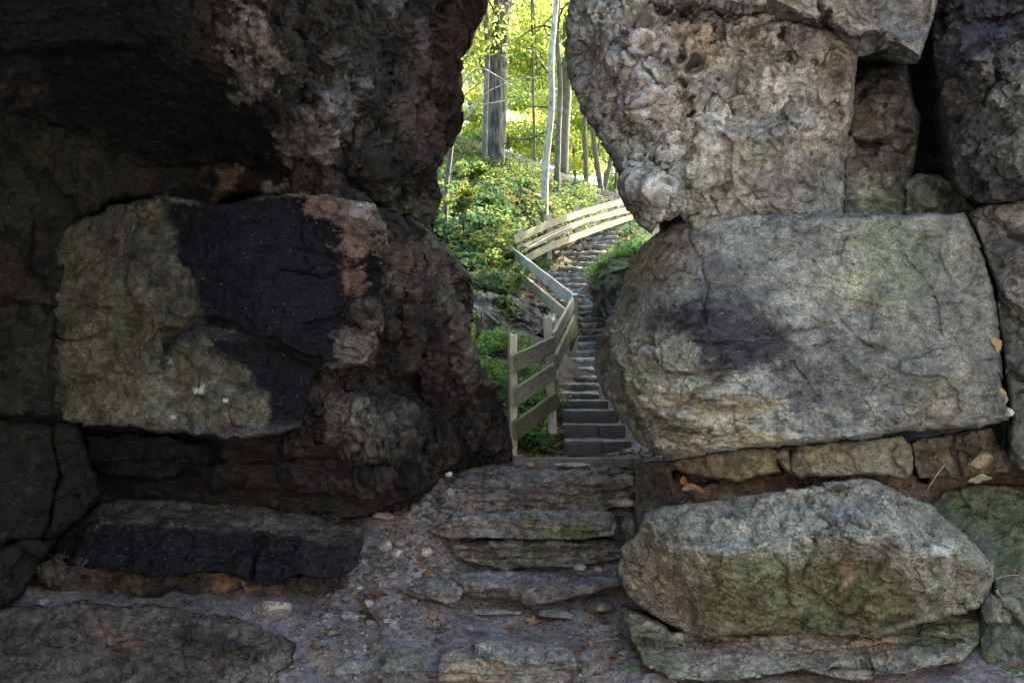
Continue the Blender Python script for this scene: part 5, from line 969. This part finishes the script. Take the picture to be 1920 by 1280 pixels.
def stone(label, px, py, y, w_, d_, h_, seed, col=0, rz=0.0, name='loose_stone', group='loose stones on the floor'):
    V = chip(I3[0], seed, 9); P = V + .10 * np.stack([fbm(V + seed, 1.6, 4, 5), fbm(V + seed, 1.6, 4, 6), fbm(V + seed, 1.6, 4, 7)], 1) + .03 * fbm(V + seed, 7, 3, 8)[:, None] * V
    P = P * [w_ / 2, d_ / 2, h_ / 2]; c, s_ = math.cos(rz), math.sin(rz); P = P @ np.array([[c, s_, 0], [-s_, c, 0], [0, 0, 1]])
    b = np.array(SC[col % 3]) if not isinstance(col, tuple) else np.array(col); cc = b * (1 + .5 * fbm(V + seed, 2.5, 4, 9))[:, None]
    o = mesh_obj(name, P, [I3[1]], M['rock'], col=np.clip(cc, .01, .9)); p = at(px, py, y); o.location = p; tag(o, label, 'stone', group); return o
stone('fist-sized pale angular stone beside the clay patch under the black bench slab', 508, 1142, 4.58, .24, .16, .15, 81, (.27,.26,.235))
stone('flat pale elongated stone tucked at the foot of the passage wall', 712, 966, 5.35, .20, .12, .07, 82, 1)
stone('grey flat stone behind the elongated pale one at the wall foot', 672, 950, 5.45, .19, .12, .06, 83, 0)
stone('small rounded stone next to the pale elongated one', 776, 955, 5.45, .09, .07, .09, 84, 2)
stone('little white pebble-like stone at the top left of the rubble', 842, 888, 5.75, .055, .045, .05, 85, (.5,.49,.47))
stone('angular grey stone halfway up the rubble slope', 722, 1022, 5.05, .12, .09, .09, 86, 0)
stone('second angular stone in the rubble, just below the halfway one', 745, 1036, 4.98, .10, .08, .07, 87, 1)
stone('lopsided grey stone at the left of the double-layered step', 798, 1034, 5.15, .10, .07, .06, 88, 1)
stone('bluish rounded stone at the right foot of the double-layered step', 1085, 1064, 5.1, .10, .07, .055, 89, (.24,.24,.25))
stone('pinkish chip beside the bluish rounded stone', 1122, 1067, 5.1, .07, .06, .05, 90, (.26,.19,.17))
stone('pale lichen-dusted stone wedged at the right end of the wide layered step', 1165, 942, 5.5, .20, .12, .07, 91, 1)
stone('brown stone wedged between the block step and the boulder', 1178, 985, 5.2, .15, .14, .22, 92, (.15,.145,.13))
stone('flat plate of stone flush with the floor, right of the thin slab', 1050, 1150, 4.85, .26, .2, .05, 93, 0)
stone('tilted flat plate of stone in the floor near the bench boulder', 1120, 1135, 4.9, .22, .2, .06, 94, 2)
stone('thin broken plate below the long thin slab', 930, 1146, 4.88, .32, .14, .05, 95, 0)
stone('small dark stone in the bottom left corner', 82, 1128, 4.5, .09, .07, .06, 96, (.12,.115,.11))
stone('chunky stone at the bottom right beside the base stone', 1872, 1150, 4.1, .16, .16, .2, 97, (.17,.17,.13), .6)
stone('flat brown stone under the base stone at the bottom right', 1600, 1262, 4.05, .34, .12, .05, 98, (.22,.19,.16))
stone('pale broken stone on the top step near the timber sill', 1075, 872, 6.0, .30, .10, .05, 99, (.33,.31,.29))
stone('small shelf stone in the seam at the right end of the big slab', 1836, 862, 4.45, .16, .1, .1, 100, (.24,.2,.14))
stone('round stone stuck in the crack right of the big slab', 1892, 772, 4.28, .05, .05, .05, 101, (.4,.37,.32))

def leaf_mesh(seed, L=.07, lobed=True, curl=.35):
    rs = np.random.RandomState(seed); n = 36; an = np.linspace(0, 2 * math.pi, n, endpoint=False)
    r = .62 + (.20 * np.cos(5 * an) + .08 * np.cos(11 * an + 1) if lobed else 0) + rs.normal(size=n) * .03; r = r * (1 - .28 * np.abs(np.sin(an)))
    out_ = np.stack([r * np.cos(an), r * np.sin(an) * .8, np.zeros(n)], 1); mid = out_ * .5; V = np.concatenate([[[0, 0, 0]], mid, out_]) * L
    k = curl / L; cu = rs.uniform(.5, 1.3) * curl; V[:, 2] = cu * (V[:, 1] ** 2 - .25 * V[:, 0] ** 2) / L * 2 + .12 * L * fbm(V / L * 1.7 + seed, 1.5, 2, seed) * 2
    T = [[0, 1 + i, 1 + (i + 1) % n] for i in range(n)]; Q = [[1 + i, 1 + n + i, 1 + n + (i + 1) % n, 1 + (i + 1) % n] for i in range(n)]
    return V, np.array(T), np.array(Q)
LB = {'a': (.23,.125,.05), 'b': (.30,.20,.10), 'c': (.13,.085,.055), 'd': (.38,.28,.15)}
def dead_leaf(label, px, py, y, L, colk, seed, rot=(0, 0, 0), lobed=False, gnd=True):
    V, T, Q = leaf_mesh(seed, L, lobed, .5); p = at(px, py, y)
    cc = np.array(LB[colk]) * (1 + .45 * fbm(V / L * 2 + seed, 2, 3, 3))[:, None]; o = mesh_obj('dead_leaf', V, [T, Q], M['dead'], col=cc)
    if gnd: p[2] = max(p[2], float(GZ(np.array([p[0]]), np.array([p[1]]))[0]) + .012)
    o.location = p; o.rotation_euler = rot; tag(o, label, 'leaf', 'fallen dead leaves')
DL = [('large lobed oak leaf, brown, lying in the rubble left of centre',692,1150,4.72,.16,'c',1,(.7,.1,2.2),True,True),
      ('dark curled leaf above the large oak leaf',706,1108,4.86,.12,'c',2,(.4,.3,.8),True,True),
      ('orange-brown leaf on the top of the wide layered step, left end',925,889,5.85,.075,'a',3,(.3,0,.2),False,True),
      ('brown leaf halfway up the rubble, left of the thin slab',806,1078,5.08,.065,'a',4,(.5,0,.3),False,True),
      ('crumpled brown leaf left of the block step',827,976,5.3,.06,'a',5,(.8,.2,1.0),False,True),
      ('curled tan leaf in the middle of the floor',1000,1166,4.8,.07,'b',6,(.5,0,.4),True,True),
      ('orange leaf just right of the curled tan one',1022,1170,4.78,.05,'a',7,(.6,.3,1.4),True,True),
      ('tiny orange leaf below the thin broken plate',955,1180,4.72,.045,'a',8,(.2,0,.3),False,True),
      ('yellow-brown leaf near the dry stalk, right side of the floor',1112,1208,4.5,.055,'b',9,(.9,.2,.7),True,True),
      ('brown leaf at the right of the floor near the seedling',1150,1240,4.3,.06,'c',10,(.4,.4,2),True,True),
      ('rusty leaf left of the seedling',1085,1250,4.3,.05,'a',11,(.8,0,1.8),False,True),
      ('brown leaf standing in the bottom gravel right of the tan step',1082,1230,4.38,.05,'c',12,(1.1,0,.2),False,True),
      ('ochre leaf at the lower left of the rubble',626,1214,4.55,.055,'b',13,(.3,.1,.5),False,True),
      ('orange leaf in the bottom gravel beside the floor slab',628,1270,4.25,.055,'a',14,(.4,.1,.9),False,True),
      ('dark leaf at the edge of the floor slab',592,1235,4.4,.06,'c',15,(.6,.3,1.4),True,True),
      ('big dry rolled tan leaf under the left end of the big slab',1302,916,4.48,.11,'b',16,(.5,.2,.1),False,False),
      ('second dry brown leaf under the left end of the big slab',1285,902,4.5,.085,'a',17,(.8,.1,.9),False,False),
      ('dark red-brown leaf on the clay under the brick-like stone',1577,914,4.28,.09,'c',18,(.2,0,.2),False,False),
      ('small orange leaf on top of the bench-like boulder',1436,991,3.94,.045,'a',19,(.2,0,.3),False,False),
      ('pale tan leaf lying in the seam at the far right',1838,898,4.28,.09,'d',20,(.4,-.3,-.4),False,False),
      ('tan leaf wedged upright in the crack right of the big slab',1868,648,4.32,.075,'d',21,(1.5,1.2,.2),False,False),
      ('pale curled leaf lower in the crack right of the big slab',1884,742,4.22,.085,'d',22,(1.3,.8,.6),False,False),
      ('tan leaf hanging over the sloping rock in the lower right',1876,1118,3.98,.10,'d',23,(1.0,.5,.9),False,False),
      ('brown leaf on the landing at the foot of the right rock',1168,848,6.6,.07,'a',24,(.5,.2,.9),False,True),
      ('brown leaf on the landing just behind the timber sill',1100,862,6.35,.06,'c',25,(.5,.2,.2),False,True),
      ('pale leaf leaning on the near side of the timber sill',996,870,6.04,.05,'d',26,(1.2,.1,.2),False,False)]
for d in DL: dead_leaf(*d)
# leaf litter nobody could count
def litter(label, n, region, seed, size=(.02, .05), dy=.01):
    rs = np.random.RandomState(seed); x, y = region(rs, n); n = len(x); z = GZ(x, y) + dy; s = rs.uniform(*size, n)[:, None]; nrm = rs.normal(size=(n, 3)) * .45 + [0, 0, 1]; nrm /= np.linalg.norm(nrm, axis=1, keepdims=True)
    u = np.cross(nrm, rs.normal(size=(n, 3))); u /= np.linalg.norm(u, axis=1, keepdims=True); v = np.cross(nrm, u); p = np.stack([x, y, z + .01], 1)
    V = np.stack([p - u * s, p - v * s * .6 + nrm * s * .3, p + u * s, p + v * s * .6 + nrm * s * .3, ], 1).reshape(-1, 3); Q = np.arange(n * 4).reshape(n, 4)
    pal = np.array(list(LB.values())); c = pal[rs.choice(4, n)] * rs.uniform(.5, 1.1, (n, 1)); o = mesh_obj('leaf_litter', V, [np.concatenate([Q[:, [0, 1, 2]], Q[:, [0, 2, 3]]])], M['dead'], col=np.repeat(c, 4, 0), smooth=False); recenter(o); tag(o, label, 'leaf litter', kind='stuff')
litter('brown leaf litter under the near fence panel', 1500, lambda rs, n: ((rs.uniform(940, 1062, n) - 960) / F * (yy := rs.uniform(6.25, 8.4, n)), yy), 91)
litter('brown leaf litter along the upper fence', 3500, lambda rs, n: ((rs.uniform(940, 1200, n) - 960) / F * (yy := rs.uniform(12, 24, n)), yy), 92, (.04, .08))
litter('scraps of dead leaf scattered over the trodden floor', 500, reg_rubble, 93, (.006, .022), .004)
litter('leaf scraps gathered on the landing behind the timber sill', 500, lambda rs, n: (rs.uniform(.35, 1.25, n), rs.uniform(5.85, 6.9, n)), 94, (.01, .03))
# dry stalks
for k, (a_, b_, lb) in enumerate([((1160,1196,4.45),(1095,1210,4.55),'thin pale dry stalk lying on the floor near the bench boulder'),((1772,870,4.3),(1738,920,4.32),'dry stalk leaning in the seam right of the brick-like stone'),((1868,1084,4.0),(1912,1078,3.95),'yellow straw on the sloping rock at the right'),((848,902,5.7),(828,926,5.6),'thin dark twig standing in the rubble at the top left')]):
    a_, b_ = at(*a_), at(*b_); V, Q, cp_ = tube([a_, (a_ + b_) / 2 + [0, 0, .008], b_], [.0028, .0024, .0018], 5, 4); c = np.tile([.42, .36, .22] if k != 3 else [.06, .05, .04], (len(V), 1)); o = mesh_obj('dry_stalk', V, [Q, *cp_], M['dead'], col=c); recenter(o); tag(o, lb, 'stalk')
print('verts', sum(len(o.data.vertices) for o in C.objects if o.type == 'MESH'))
